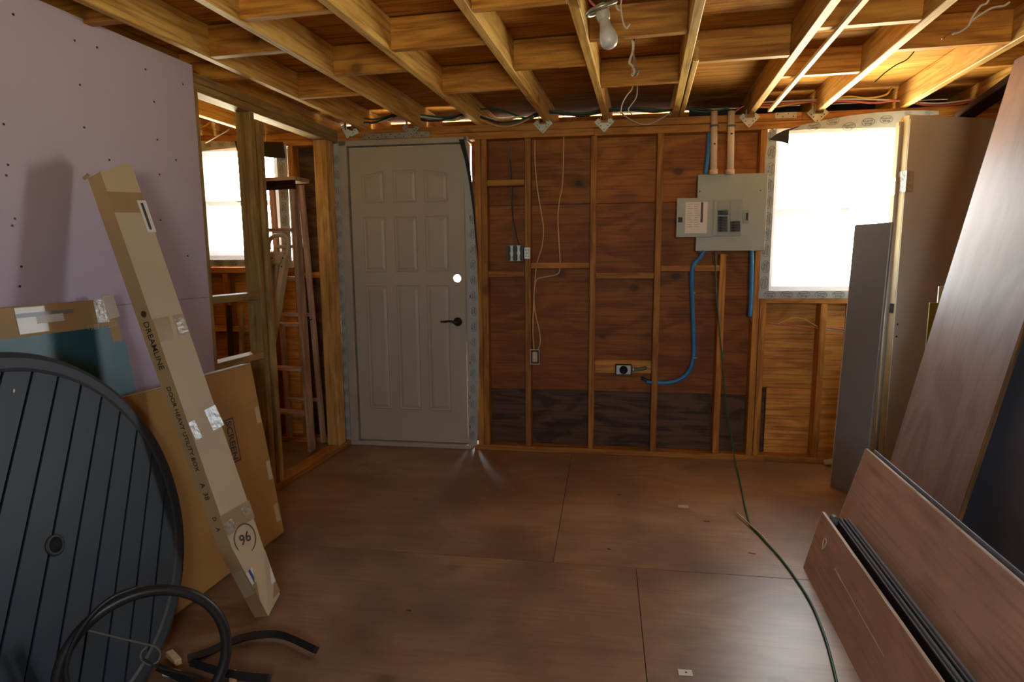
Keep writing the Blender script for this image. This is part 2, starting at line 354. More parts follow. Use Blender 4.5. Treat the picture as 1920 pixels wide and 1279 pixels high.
# sheathing sheets behind the studs
def sh(s0, s1, za, zb, mat='sheath', d=.090, name='sheathing_panel'): box(name, (s0+.0015, d, za+.0015), (s1-.0015, d+.012, zb-.0015), mat, WB, .001)
zl = .418; zm = atw(1170, 381, .09).z
sh(-1.14, -.33, zl, zm); sh(-1.14, -.33, zm, 2.11); sh(-.33, .70, zl, zm); sh(-.33, .70, zm, 2.11)
sh(-1.14, -.33, 0, zl+.005, 'weather', .103, 'weathered_board'); sh(-.33, .70, 0, zl+.005, 'weather', .103, 'weathered_board')
sh(.70, 1.25, .47, 1.10, 'sheath_light'); sh(1.25, 2.05, .47, 1.10, 'sheath_light'); sh(.70, .80, 0, .48, 'weather', .103, 'weathered_board')
sh(.80, 1.25, 0, .47, 'sheath_light'); sh(1.25, 2.05, 0, .47, 'sheath_light')
sh(1.64, 2.05, 1.10, 2.11)
sh(-3.80, -3.10, 0, 2.11); sh(-3.10, -2.43, 0, 1.27, 'sheath_light'); sh(-2.43, -2.05, .7, 2.11, 'weather', name='weathered_board'); sh(-2.43, -2.05, 0, .7, 'weather', name='weathered_board')
sh(-3.10, -2.43, 2.10, 2.14)
for s0, s1, za, zb in ((-3.85, -3.10, -.05, 2.150), (-3.10, -2.47, -.05, 1.31), (-3.10, -2.47, 2.10, 2.150), (-2.47, -2.02, -.05, 2.150), (-2.02, -1.145, 2.09, 2.150), (-1.145, .742, -.05, 2.150), (.742, 1.63, -.05, 1.095), (.742, 1.63, 2.08, 2.150), (1.63, 2.10, -.05, 2.150), (-2.02, -1.145, -.05, .028)):
    box('siding_panel', (s0, .118, za), (s1, .128, zb), 'weather', WB, 0)
# ------------------------------------------------------------------ flashing tape print
def stamp_mesh():
    bm = bmesh.new(); L = .074; Hh = .036
    pts = [Vector((L*.5*cos(2*pi*k/28), Hh*.62*sin(2*pi*k/28), .0006)) for k in range(28)]
    bmtube(pts, .0009, 4, bm, closed=True)
    for s, y, k in (('Protecto', .007, .0165), ('Wrap', -.0085, .0195)):
        b2 = bmesh.new(); b2.from_mesh(text_mesh(s))
        for v in b2.verts: v.co = Vector((v.co.x*k*.95, v.co.y*k+y, .0004+v.co.z*.02))
        me = bpy.data.meshes.new('t'); b2.to_mesh(me); b2.free(); bm.from_mesh(me)
    me = bpy.data.meshes.new('printed_stamp'); bm.to_mesh(me); bm.free(); me.materials.append(M['ink']); return me
STAMP = stamp_mesh()
def stamp(parent, loc, rz, sc=1.0):
    """stamp on a tape lying in the parent's XZ plane facing -Y"""
    o = bpy.data.objects.new('printed_stamp', STAMP); C.objects.link(o); o.parent = parent
    o.matrix_local = Matrix.Translation(loc) @ Matrix.Rotation(pi/2, 4, 'X') @ Matrix.Rotation(rz, 4, 'Z') @ Matrix.Scale(sc, 4); return o
def tape_sheet(name, outline, d, parent, mat='tape', t=.0015, ripple=0):
    """thin sheet in the wall plane from a closed outline of (s, z)"""
    bm = bmesh.new(); a = [bm.verts.new((s, d+random.uniform(-ripple, 0), z)) for s, z in outline]; b = [bm.verts.new((v.co.x, v.co.y-t, v.co.z)) for v in a]
    bm.faces.new(a); bm.faces.new(b[::-1]); n = len(a)
    for i in range(n): bm.faces.new((a[i], b[i], b[(i+1) % n], a[(i+1) % n]))
    return link(name, bm, mat, parent)
# ------------------------------------------------------------------ windows
def window(name, s0, s1, za, zb, rail, parent_loc=(0, D0, 0), rz=OM, depth=.10):
    W = struct(empty(name, parent_loc, rz)); t = .034
    def ring(nm, a0, a1, b0, b1, t, y0, y1, par=W):
        bm = bmesh.new()
        for lo, hi in (((a0, b0), (a0+t, b1)), ((a1-t, b0), (a1, b1)), ((a0+t, b0), (a1-t, b0+t)), ((a0+t, b1-t), (a1-t, b1))):
            bmbox(hi[0]-lo[0], y1-y0, hi[1]-lo[1], .002, ((lo[0]+hi[0])/2, (y0+y1)/2, (lo[1]+hi[1])/2), bm)
        return link(nm, bm, 'vinyl', par)
    ring('frame', s0, s1, za, zb, t, -.002, depth)
    zr = rail
    ring('sash', s0+t, s1-t, za+t, zr+.018, .036, .03, .058); ring('sash', s0+t, s1-t, zr-.018, zb-t, .030, .062, .09)
    box('pane', (s0+t+.03, .042, za+t+.03), (s1-t-.03, .046, zr-.01), 'glass', W, 0); box('pane', (s0+t+.02, .074, zr), (s1-t-.02, .078, zb-t-.02), 'glass', W, 0)
    bm = bmbox(.05, .012, .016, .003); link('sash_lock', bm, 'vinyl', W, loc=((s0+s1)/2, .024, zr+.01))
    return W
w1 = window('window_1', .742, 1.63, 1.098, 2.078, atw(1470, 397).z)
# tape: left side, bottom, and the sagging top piece with its curled black back
tl = tape_sheet('flashing_tape', [(.705, 1.06), (.760, 1.06), (.760, 2.078), (.712, 2.06), (.700, 1.9), (.708, 1.6), (.700, 1.3)], -.004, w1)
for i in range(10): stamp(tl, (.733+random.uniform(-.004, .004), -.0065, 1.155+i*.098), -pi/2+random.uniform(-.12, .12), 1.0)
tb = tape_sheet('flashing_tape', [(.700, 1.056), (1.70, 1.062), (1.70, 1.108), (.700, 1.102)], -.007, w1)
for i in range(8): stamp(tb, (.765+i*.10, -.0095, 1.081), random.uniform(-.15, .15), .95)
up = [(atw(px, py).x, atw(px, py).z) for px, py in ((1758, 216), (1758, 209), (1730, 208), (1690, 208.5), (1640, 212), (1590, 218), (1540, 227), (1500, 236), (1470, 245), (1444, 258), (1442, 268), (1476, 262), (1478, 246), (1520, 243), (1600, 241), (1680, 240), (1690, 220))]
tt = tape_sheet('flashing_tape', up, -.012, w1)
for px, py, r in ((1660, 225, .05), (1626, 230, .12), (1590, 238, .15), (1560, 228, .2), (1525, 238, .2), (1700, 214, .03), (1738, 213, 0)):
    p = atw(px, py); stamp(tt, (p.x, -.0145, p.z), r, .95 if px < 1690 else .5)
fl = [(atw(px, py).x, atw(px, py).z) for px, py in ((1440, 263), (1455, 252), (1470, 245), (1500, 236.5), (1494, 240), (1478, 246), (1477, 271), (1460, 266))]
tape_sheet('curled_flap', fl, -.016, w1, 'felt')
w2 = window('window_2', -3.10, -2.47, 1.315, 2.095, 1.712)
t2 = tape_sheet('flashing_tape', [(-3.13, 1.272), (-2.42, 1.272), (-2.42, 1.318), (-3.13, 1.318)], -.006, w2)
for i in range(6): stamp(t2, (-3.08+i*.115, -.0085, 1.296), random.uniform(-.2, .2), .95)
t3 = tape_sheet('flashing_tape', [(-2.475, 1.26), (-2.405, 1.26), (-2.40, 2.09), (-2.475, 2.09)], -.009, w2)
for i in range(9): stamp(t3, (-2.44, -.0115, 1.32+i*.088), -pi/2+random.uniform(-.1, .1), 1)
t4 = tape_sheet('flashing_tape', [(-3.14, 2.06), (-2.7, 2.09), (-2.7, 2.12), (-3.0, 2.135), (-3.14, 2.14)], -.006, w2)
for i in range(4): stamp(t4, (-3.08+i*.1, -.0085, 2.112), random.uniform(-.2, .2), .8)
tape_sheet('curled_flap', [(-2.76, 2.12), (-2.40, 2.10), (-2.39, 1.995), (-2.5, 2.0), (-2.74, 2.05)], -.03, w2, 'felt', .002, .02)
w3 = window('window_3', -.10, .80, 1.15, 1.90, 1.5, (0, wallB, 0), 0, .06)
w3.rotation_euler = (0, 0, 0)
# ------------------------------------------------------------------ door
DR = struct(empty('door_1', (0, D0, 0), OM))
ds0, ds1, dz0, dz1 = -1.975, -1.176, .036, 2.062
bm = bmesh.new()
bmbox(.056, .10, 2.10, .003, (ds0-.030, .048, 1.05), bm); bmbox(.024, .10, 2.10, .003, (ds1+.016, .048, 1.05), bm); bmbox(ds1-ds0+.11, .10, .036, .003, ((ds0+ds1)/2-.016, .048, dz1+.022), bm)
link('jamb', bm, 'jamb', DR)
bm = bmesh.new(); bmbox(.034, .03, dz1-dz0+.03, .0, (ds0+.010, .080, 1.05), bm); bmbox(.81, .03, .034, 0, ((ds0+ds1)/2, .080, dz1-.004), bm); bmbox(.026, .03, 1.32, 0, (ds1-.001, .080, 1.40), bm); bmbox(.81, .02, .02, 0, ((ds0+ds1)/2, .076, dz0+.004), bm); link('weatherstrip', bm, 'felt', DR)
box('threshold', (ds0-.055, -.01, 0), (ds1+.03, .11, .030), 'jamb', DR, .004)
# slab with a round deadbolt hole cut through it
hole = atw(857, 522, .02)
def slab_with_hole(x0, x1, z0, z1, y0, y1, hx, hz, r):
    bm = bmesh.new(); n = 24
    for yy, flip in ((y0, 0), (y1, 1)):
        ring = [bm.verts.new((hx+r*cos(2*pi*k/n), yy, hz+r*sin(2*pi*k/n))) for k in range(n)]
        q = r*1.6; sq = []
        for k in range(n):
            a = 2*pi*k/n; c, s = cos(a), sin(a); m = max(abs(c), abs(s)); sq.append(bm.verts.new((hx+q*c/m, yy, hz+q*s/m)))
        for k in range(n): bm.faces.new((ring[k], ring[(k+1) % n], sq[(k+1) % n], sq[k]))
        X = [x0, hx-q, hx+q, x1]; Z = [z0, hz-q, hz+q, z1]
        for i in range(3):
            for j in range(3):
                if i == 1 and j == 1: continue
                bm.faces.new([bm.verts.new((X[i+a], yy, Z[j+b])) for a, b in ((0, 0), (1, 0), (1, 1), (0, 1))])
        if flip: r1 = ring
        else: r0 = ring
    for k in range(n): bm.faces.new((r0[k], r0[(k+1) % n], r1[(k+1) % n], r1[k]))
    for (a, b, c, d) in (((x0, y0, z0), (x0, y1, z0), (x0, y1, z1), (x0, y0, z1)), ((x1, y0, z0), (x1, y1, z0), (x1, y1, z1), (x1, y0, z1)), ((x0, y0, z0), (x1, y0, z0), (x1, y1, z0), (x0, y1, z0)), ((x0, y0, z1), (x1, y0, z1), (x1, y1, z1), (x0, y1, z1))):
        bm.faces.new([bm.verts.new(p) for p in (a, b, c, d)])
    bmesh.ops.remove_doubles(bm, verts=bm.verts, dist=.0001); return bm
slab = link('door_slab', slab_with_hole(ds0+.008, ds1-.002, dz0, dz1-.004, .022, .062, hole.x, hole.z, .026), 'door', DR)
# nine embossed panels in three columns and three rows
def emboss(x0, x1, z0, z1, arch=0):
    """raised moulding around a raised field, arched top corner when arch"""
    bm = bmesh.new(); w = x1-x0
    def loop(i, y, a):
        return [(x0+i, y, z0+i), (x1-i, y, z0+i), (x1-i, y, z1-i - (a if arch > 0 else 0)), ((x0+x1)/2, y, z1-i-(a*.5 if arch else 0)), (x0+i, y, z1-i-(a if arch < 0 else 0))]
    L = [loop(0, .0225, abs(arch)), loop(.006, .0175, abs(arch)), loop(.014, .0225, abs(arch)), loop(.030, .0175, abs(arch)), loop(.034, .0168, abs(arch))]
    R = [[bm.verts.new(p) for p in l] for l in L]; n = 5
    for a, b in zip(R, R[1:]):
        for k in range(n): bm.faces.new((a[k], a[(k+1) % n], b[(k+1) % n], b[k]))
    bm.faces.new(R[-1]); return link('panel', bm, 'door', slab)
cols = [(atw(a, 400, .02).x, atw(b, 400, .02).x) for a, b in ((681, 722), (739, 782), (797, 840))]
rows = [(atw(760, b, .02).z, atw(760, a, .02).z) for a, b in ((318, 380), (405, 510), (534, 768))]
for ci, (a, b) in enumerate(cols):
    for ri, (z_a, z_b) in enumerate(rows): emboss(a-.003, b+.003, z_a, z_b, (0.03 if ci == 2 else (-.03 if ci == 0 else 0)) if ri == 0 else 0)
# lever handle
hc = atw(857, 604, .0)
H = lathe('handle', [(.0305, 0), (.0305, .006), (.027, .011), (.014, .014), (.012, .045), (.0, .046)], 'black', DR); H.location = (hc.x, .022, hc.z); H.rotation_euler = (pi/2, 0, 0)
tube('lever', [(hc.x, -.022, hc.z), (hc.x-.02, -.026, hc.z+.002), (hc.x-.05, -.028, hc.z+.009), (hc.x-.08, -.028, hc.z+.004), (hc.x-.108, -.026, hc.z+.006)], [.009, .009]+[.0085]*12+[.0075]*12+[.006]*7, 'black', DR)
# rough tape strips on both sides of the frame
ta = tape_sheet('flashing_tape', [(-2.070, .0), (-2.033, .0), (-2.030, 1.2), (-2.030, 2.09), (-2.075, 2.09), (-2.066, 1.7), (-2.073, 1.3), (-2.064, .9), (-2.072, .4)], -.004, DR)
for i in range(20): stamp(ta, (-2.052+random.uniform(-.004, .004), -.0065, .08+i*.1), -pi/2+random.uniform(-.15, .15), .8)
rt = [(.0, .0)]; edge = [(atw(x, y).x, atw(x, y).z) for x, y in ((884, 835), (895, 835), (897, 740), (899, 640), (896, 540), (892, 460), (887, 380), (880, 310), (872, 275), (868, 290), (874, 420), (878, 560), (881, 700))]
tb_ = tape_sheet('flashing_tape', edge, -.006, DR)
for i in range(15):
    p = atw(889-abs(i-6)*.4, 410+i*29); stamp(tb_, (p.x, -.0085, p.z), -pi/2+random.uniform(-.2, .2), .82)
tape_sheet('curled_flap', [(atw(x, y).x, atw(x, y).z) for x, y in ((861, 262), (871, 262), (876, 285), (883, 320), (890, 380), (897, 470), (899, 560), (896, 480), (888, 400), (880, 340), (872, 300))], -.012, DR, 'felt')
sb = link('strike_plates', (lambda b: [bmbox(.004, .02, .02, 0, (atw(882, yy).x, -.004, atw(882, yy).z), b) for yy in (408, 556, 680, 745, 800)][-1])(bmesh.new()), 'black', DR)

# ------------------------------------------------------------------ setting: stud partition on the left with purple drywall
WL = struct(empty('wall_left'))
def pst(y0, y1, z0, z1, mat='treated', x0=X0-.089, x1=X0, name='stud'): return box(name, (x0, y0, z0), (x1, y1, z1), mat, WL, .003, 'z')
yw = D0 + X0*sin(OM)-.002
ST = 2.084
pst(2.512, 2.550, .04, ST); pst(2.925, 2.963, .04, ST); pst(3.005, 3.043, .04, ST-.03, x0=X0-.085, x1=X0-.004)
pst(3.700, 3.790, .04, ST, 'post')
for y in (2.10, 1.70, 1.30, .9, .5, .1, -.3, -.7, -1.1, -1.5): pst(y, y+.038, .04, ST)
box('header', (X0-.089, wallB+.02, ST+.001), (X0, yw, ST+.040), 'treated', WL, .003, 'y'); box('header', (X0-.089, wallB+.02, ST+.041), (X0, yw, ZJ-.002), 'treated', WL, .003, 'y')
box('sill_plate', (X0-.089, wallB+.02, .0), (X0, yw, .038), 'stud', WL, .003, 'y')
for y0, y1, z in ((2.551, 2.924, atx(420, 560, X0-.02).z-.02), (2.551, 2.924, .78), (3.044, 3.699, .80)):
    if y0 < 3: box('blocking', (X0-.085, y0, z), (X0-.004, y1, z+.036), 'treated', WL, .002, 'y')
zs = 1.144
dp = []
for (y0, y1, za, zb) in ((.30, 2.51, zs, 2.192), (wallB+.03, .30, zs, 2.192), (-.1, 2.51, .02, zs), (wallB+.03, -.1, .02, zs)):
    dp.append(box('drywall_panel', (X0+.0005, y0+.0008, za+.0008), (X0+.0125, y1-.0008, zb-.0008), 'drywall', WL, .0008, 'y'))
# drywall screws of the big upper sheet, as measured on its face
bm = bmesh.new(); par = dp[0]
for px, py in ((25, 27), (140, 76), (182, 89), (273, 130), (343, 158), (150, 159), (158, 239), (289, 191), (295, 262), (7, 233), (15, 309), (12, 329), (299, 327), (301, 413), (28, 410), (23, 423), (37, 537), (40, 500), (330, 300), (352, 480), (205, 300)):
    p = atx(px, py, X0+.013)
    q = par.matrix_basis.inverted() @ p if False else Vector((p.y-par.location.y, -(p.x-par.location.x), p.z-par.location.z))
    bmesh.ops.create_cone(bm, cap_ends=True, segments=8, radius1=.0042, radius2=.0042, depth=.0016, matrix=Matrix.Translation(q) @ Matrix.Rotation(pi/2, 4, 'X'))
sc = link('screw_heads', bm, 'screw', par)

# outer walls of the building, plain sheathing on studs
def side_wall(name, x, y0, y1, inner, ext, zt=ZJ+.13):
    w = struct(empty(name)); k = 1 if inner > 0 else -1
    y = y0
    while y < y1-.2:
        y2 = min(y+1.22, y1); y2 = y1+ext if y2 > y1-.3 else y2; box('sheathing_panel', (min(x, x+k*-.012), y+.001, 0), (max(x, x+k*-.012), y2-.001, zt), 'sheath', w, .001, 'y'); y = y2
    y = y0+.02
    while y < y1-.05:
        box('stud', (min(x, x+k*.089), y, .04), (max(x, x+k*.089), y+.038, 2.08), 'stud', w, .002, 'z'); y += .4064
    box('top_plate', (min(x, x+k*.089), y0, 2.082), (max(x, x+k*.089), y1, 2.168), 'stud', w, .002, 'y'); box('sill_plate', (min(x, x+k*.089), y0, 0), (max(x, x+k*.089), y1, .038), 'stud', w, .002, 'y')
    return w
side_wall('wall_right', 2.06, wallB, 4.10, -1, .50); side_wall('wall_far_left', wallL, wallB, 3.745, 1, .50)
WR = struct(empty('wall_rear'))
for lo, hi in (((wallL, 0), (-.10, 2.3)), ((.80, 0), (2.06, 2.3)), ((-.10, 0), (.80, 1.15)), ((-.10, 1.90), (.80, 2.3))):
    box('sheathing_panel', (lo[0]+.001, wallB-.012, lo[1]+.001), (hi[0]-.001, wallB, hi[1]-.001), 'sheath', WR, .001)
for x in (-3.2, -2.8, -2.4, -1.6, -1.2, -.8, -.14, .81, 1.15, 1.5, 1.85): box('stud', (x, wallB+.001, .04), (x+.038, wallB+.09, 2.08), 'stud', WR, .002, 'z')

# ================================================================== THINGS
def sheet(name, corner, U, V, lu, lv, t, mat, parent=None, bev=.001):
    """board with a corner point, long side U (grain), short side V, thickness t along U x V"""
    U = Vector(U).normalized(); V = Vector(V); V = (V-U*V.dot(U)).normalized(); Nn = U.cross(V)
    o = link(name, bmbox(lu, lv, abs(t), bev), mat, parent); c = Vector(corner)+U*lu/2+V*lv/2+Nn*t/2
    o.matrix_local = Matrix(((U.x, V.x, Nn.x, c.x), (U.y, V.y, Nn.y, c.y), (U.z, V.z, Nn.z, c.z), (0, 0, 0, 1))); return o
def worldwall(name): return empty(name, (0, D0, 0), OM)   # a thing fixed to the back wall: children use wall coordinates
def at_wall(name, s, d, z):
    return empty(name, wallpt(s, d, z), OM)

# ---- framing ties nailed over the plates under each joist
tie_px = [(656, 243, 'twisted', 'bent galvanized tie plate at the left end of the plate, by the header'), (771, 239, 'plain', 'galvanized tie plate above the left half of the white door'),
          (1018, 232, 'plain', 'galvanized diamond tie plate above the double switch box bay'), (1133, 229, 'plain', 'galvanized diamond tie plate left of the two hanging wires'),
          (1405, 220, 'plain', 'galvanized diamond tie plate just right of the cream conduits'), (1533, 212, 'plain', 'galvanized diamond tie plate above the sunny window corner')]
for i, (px, py, kind, lab) in enumerate(tie_px):
    p = atw(px, py, -.012); r = .062
    e = tag(at_wall('joist_tie', p.x, -.012, p.z), lab, 'bracket', 'joist ties along the back plate')
    nw = .021
    outl = [(-r, 0), (0, -r), (r, 0), (r*.62, r*.38), (nw, .012), (nw, -.004), (-nw, -.004), (-nw, .012), (-r*.62, r*.38)]
    pl = prism('plate', outl, .003, 'steel', e); pl.rotation_euler = (pi/2, 0 if kind == 'plain' else 0, 0)
    if kind == 'twisted': pl.rotation_euler = (pi/2, .35, .25)
    for sgn in (-1, 1):
        bm = bmbox(.003, .035, .045, .0005); w = link('flange', bm, 'steel', e, loc=(sgn*(nw+.003), -.017, .018))
    bm = bmesh.new()
    for (x, z) in ((-.035, -.008), (.035, -.008), (0, -.045), (-.022, -.022), (.022, -.022)):
        bmesh.ops.create_cone(bm, cap_ends=True, segments=8, radius1=.0035, radius2=.0035, depth=.002, matrix=Matrix.Translation((x, -.0035, z)) @ Matrix.Rotation(pi/2, 4, 'X'))
    link('nail_holes', bm, 'screw', e)
for (xa, xb, py, lab) in ((680, 806, 256.5, 'long perforated steel strap above the white door frame'), (1453, 1494, 217, 'short perforated steel strap above the sunny window corner')):
    a, b = atw(xa, py, -.004), atw(xb, py, -.004)
    e = tag(at_wall('strap_plate', (a.x+b.x)/2, -.004, a.z), lab, 'bracket')
    Lq = b.x-a.x; q = link('plate', bmbox(Lq, .003, .034, .0006), 'steel', e)
    bm = bmesh.new(); k = int(Lq/.03)
    for j in range(k):
        bmesh.ops.create_cone(bm, cap_ends=True, segments=8, radius1=.0035, radius2=.0035, depth=.002, matrix=Matrix.Translation((-Lq/2+.015+j*.03, -.0022, .008*(-1)**j)) @ Matrix.Rotation(pi/2, 4, 'X'))
    link('nail_holes', bm, 'screw', e)

# ---- electrical panel
e = tag(at_wall('electrical_panel', .514, -.02, 1.585), 'grey breaker panel with its small door swung open to the left', 'breaker panel')
def ew(px, py, d=-.03): p = atw(px, py, d); return Vector((p.x-.514, d+.02, p.z-1.585))
link('housing', bmbox(.350, .10, .455, .003), 'panel2', e, loc=(-.020, .06, 0))
link('cover', bmbox(.412, .008, .466, .0025), 'panel', e, loc=(0, .004, 0))
def erect(name, x0, y0, x1, y1, t, mat, d=-.022, par=e, bev=.001):
    a, b = ew(x0, y0, d), ew(x1, y1, d); return link(name, bmbox(abs(b.x-a.x), t, abs(b.z-a.z), bev), mat, par, loc=((a.x+b.x)/2, (a.y), (a.z+b.z)/2))
fr = erect('breaker_recess', 1336, 375, 1389, 442, .006, 'panel2', -.026)
erect('trim_ring', 1339, 378, 1343, 440, .008, 'panel', -.028); 
erect('blank_plate', 1346, 379, 1365, 393, .004, 'panel2', -.031); erect('blank_plate', 1370, 379, 1388, 413, .004, 'panel2', -.031)
for x0, y0, x1, y1, n in ((1346, 395, 1365, 403.5, 2), (1346, 406, 1364, 435, 6), (1369.5, 415, 1387.5, 435, 4)):
    for k in range(n):
        ya = y0+(y1-y0)*k/n; yb = y0+(y1-y0)*(k+.86)/n; br = erect('breaker', x0, ya, x1, yb, .010, 'black', -.032); 
        a, b = ew(x0+3, ya+1, -.039), ew(x0+8, yb-1, -.039); link('toggle', bmbox(abs(b.x-a.x), .004, abs(b.z-a.z), .0005), 'blackmatte', br, loc=(-.012, -.007, 0))
lt = erect('latch', 1393.5, 394, 1405, 418, .006, 'panel2', -.026); link('latch_slot', bmbox(.014, .003, .045, .001), 'black', lt, loc=(.004, -.004, 0))
for px, py in ((1312, 359), (1426, 357)):
    q = ew(px, py, -.024); s_ = lathe('cover_screw', [(.004, 0), (.004, .002), (.002, .003)], 'bolt', e, 10); s_.location = q; s_.rotation_euler = (pi/2, 0, 0)
# door flap
a, b = ew(1270, 371.5, -.045), ew(1334, 444, -.045)
fl = link('panel_door', bmbox(b.x-a.x, .004, abs(b.z-a.z), .001), 'panel', e, loc=((a.x+b.x)/2, -.014, (a.z+b.z)/2))
fc = Vector(fl.location)
def fd(px, py): q = ew(px, py, -.047); return Vector((q.x-fc.x, -.004, q.z-fc.z))
a, b = fd(1286, 379), fd(1325.5, 437); link('label_sheet', bmbox(b.x-a.x, .001, abs(b.z-a.z), 0), 'paper', fl, loc=((a.x+b.x)/2, -.003, (a.z+b.z)/2))
a, b = fd(1315, 379), fd(1318, 417); link('label_bar', bmbox(b.x-a.x, .001, abs(b.z-a.z), 0), 'ink', fl, loc=((a.x+b.x)/2, -.0042, (a.z+b.z)/2))
bm = bmesh.new()
for k in range(11):
    for (x0, x1) in ((1289, 1300), (1302, 1313)):
        a, b = fd(x0, 383+k*4.2), fd(x1-random.uniform(0, 5), 384+k*4.2); bmbox(b.x-a.x, .0006, .0016, 0, ((a.x+b.x)/2, -.0040, a.z), bm)
link('label_print', bm, 'ink', fl)
a = fd(1276, 412); link('finger_latch', bmbox(.026, .006, .030, .002), 'bolt', fl, loc=(a.x, -.005, a.z))
# ---- conduits
def wtube(name, pxs, d, r, mat, lab, cat, group=None, seg=10, n=8):
    """tube along measured points lying d in front of the wall"""
    pts = [wallpt(*atw(p[0], p[1], p[2] if len(p) > 2 else d)) for p in pxs]
    o = pts[0].copy(); t = tube(name, [p-o for p in pts], r, mat, None, n, seg); t.location = o
    if lab: tag(t, lab, cat, group)
    return t
for (xa, ya, xb, yb, lab) in ((1339.5, 209, 1338, 327, 'cream PVC pipe rising from the panel top, the left one'), (1371.5, 209, 1369, 327, 'cream PVC pipe rising from the panel top, the right one')):
    a, b = atw(xa, ya, -.06), atw(xb, yb, -.06)
    e = tag(empty('conduit_pipe', wallpt(b.x, -.06, b.z), OM), lab, 'pipe', 'cream conduits above the panel')
    top = Vector((a.x-b.x, 0, a.z-b.z)); tube('pipe', [Vector(), top], .0205, 'pvc', e, seg=16)
    tube('coupling', [Vector((0, 0, .001)), top*.075], .0255, 'pvc', e, seg=16)
    st = tube('strap', [top*.755, top*.785], .0235, 'cgry', e, seg=16)
    link('strap_ear', bmbox(.012, .058, .014, .001), 'cgry', e, loc=top*.77+Vector((.022, .028, 0)))
    bm = bmesh.new()
    for k in range(3):
        bmbox(.004, .001, .010, 0, (.004*k-.004, -.0205, 0), bm)
    link('printed_mark', bm, 'inkbrown', e, loc=top*(.48 if xa < 1350 else .64))
wtube('conduit', [(1330, 232), (1329, 262), (1326, 300), (1322, 328)], .03, .0135, 'blue', 'blue flexible conduit behind the left cream pipe', 'conduit')
e = wtube('conduit', [(1320, 470, -.01), (1312, 484, -.008), (1301, 496, -.012), (1297, 520, -.014), (1298, 560, .02), (1300, 620, .03), (1301, 660, .03), (1295, 690, .03), (1280, 708, .03), (1258, 717, .03), (1232, 718, .03), (1212, 716, .03)], .03, .0140, 'blue', 'blue flexible conduit curving from the panel down to the dryer outlet', 'conduit')
for px, py in ((1314, 473), (1299, 549), (1302, 671)):
    q = wallpt(*atw(px, py, .02)); c_ = lathe('cable_clip', [(.016, -.005), (.018, -.003), (.018, .003), (.016, .005)], 'steel', e, 12); c_.location = q-e.location
wtube('conduit', [(1410, 470), (1409, 520), (1407.5, 570), (1406, 594)], -.005, .0135, 'blue', 'short blue conduit stub hanging straight below the panel', 'conduit')
wtube('cable', [(1406, 590), (1408, 600), (1414, 606)], .02, .0035, 'red', 'thin red wire tail at the blue conduit stub', 'cable', n=4)
wtube('cable_stub', [(1230, 717, .05), (1215, 714, .05), (1203, 709, .05)], .05, .011, 'cblk', 'black cable end left of the curved blue conduit', 'cable')
# ---- outlet boxes
p = atw(966, 475, .0); e = tag(at_wall('switch_box', p.x, -.004, p.z), 'double gang switch box with two bare metal yokes beside a stud', 'outlet box')
link('box_body', bmbox(.098, .062, .100, .003), 'cblk', e, loc=(0, .035, 0))
bm = bmesh.new()
for a in ((-.05, 0, .006, .104), (.05, 0, .006, .104), (0, .05, .1, .006), (0, -.05, .1, .006), (0, 0, .006, .1)): bmbox(a[2], .006, a[3], .001, (a[0], .002, a[1]), bm)
link('box_rim', bm, 'cgry', e)
for sx_ in (-.022, .024):
    y_ = prism('yoke', [(-.009, -.043), (-.014, -.052), (-.004, -.049), (.004, -.049), (.014, -.052), (.009, -.043), (.007, -.02), (.012, 0), (.007, .02), (.009, .043), (.014, .052), (.004, .049), (-.004, .049), (-.014, .052), (-.009, .043), (-.007, .02), (-.012, 0), (-.007, -.02)], .003, 'steel', e)
    y_.rotation_euler = (pi/2, 0, 0); y_.location = (sx_, -.002, 0)
    link('terminal', bmbox(.012, .014, .034, .002), 'wht', y_, loc=(0, 0, -.006)).rotation_euler = (pi/2, 0, 0)
br = link('bracket', bmbox(.040, .003, .075, .001), 'steel', e, loc=(.080, -.0035, 0))
bm = bmesh.new()
for x, z in ((-.008, .02), (.008, .02), (0, 0), (-.008, -.02), (.008, -.02)): bmbox(.006, .001, .006, 0, (x, -.0022, z), bm)
link('bracket_holes', bm, 'screw', br)
p = atw(1003, 669, .0); e = tag(at_wall('receptacle_box', p.x, -.006, p.z), 'cream duplex receptacle in a brown box low on the wall', 'outlet')
link('box_body', bmbox(.060, .06, .096, .003), 'inkbrown', e, loc=(0, .036, 0))
bm = bmesh.new()
for a in ((-.030, 0, .005, .102), (.030, 0, .005, .102), (0, .049, .06, .005), (0, -.049, .06, .005)): bmbox(a[2], .006, a[3], .001, (a[0], .002, a[1]), bm)
link('box_rim', bm, 'cream', e)
rc = link('receptacle', bmbox(.034, .014, .070, .006), 'cream', e, loc=(0, -.004, 0))
for z in (-.018, .018):
    bm = bmesh.new(); [bmbox(.002, .002, .009, 0, (x, 0, 0), bm) for x in (-.006, .006)]; link('slots', bm, 'screw', rc, loc=(0, -.0075, z))
p = atw(1169, 693, .02); e = tag(at_wall('dryer_outlet', p.x, .014, p.z), 'round black dryer outlet in a steel box on a pale board', 'outlet')
link('box_body', bmbox(.108, .030, .070, .003), 'cblk', e, loc=(0, .012, 0))
link('face_plate', bmbox(.098, .004, .062, .004), 'steel', e, loc=(0, -.005, 0))
q = lathe('socket', [(.027, 0), (.027, .008), (.023, .010), (.02, .005)], 'blackmatte', e); q.rotation_euler = (pi/2, 0, 0); q.location = (0, -.006, 0)
tube('elbow', [(.054, .014, .0), (.10, .014, .004), (.135, .014, .010), (.142, .03, .010)], .0125, 'cgry', e, seg=12)
q = lathe('connector', [(.017, 0), (.019, .004), (.019, .012), (.017, .016)], 'steel', e, 16); q.rotation_euler = (0, pi/2, 0); q.location = (.055, .014, 0)
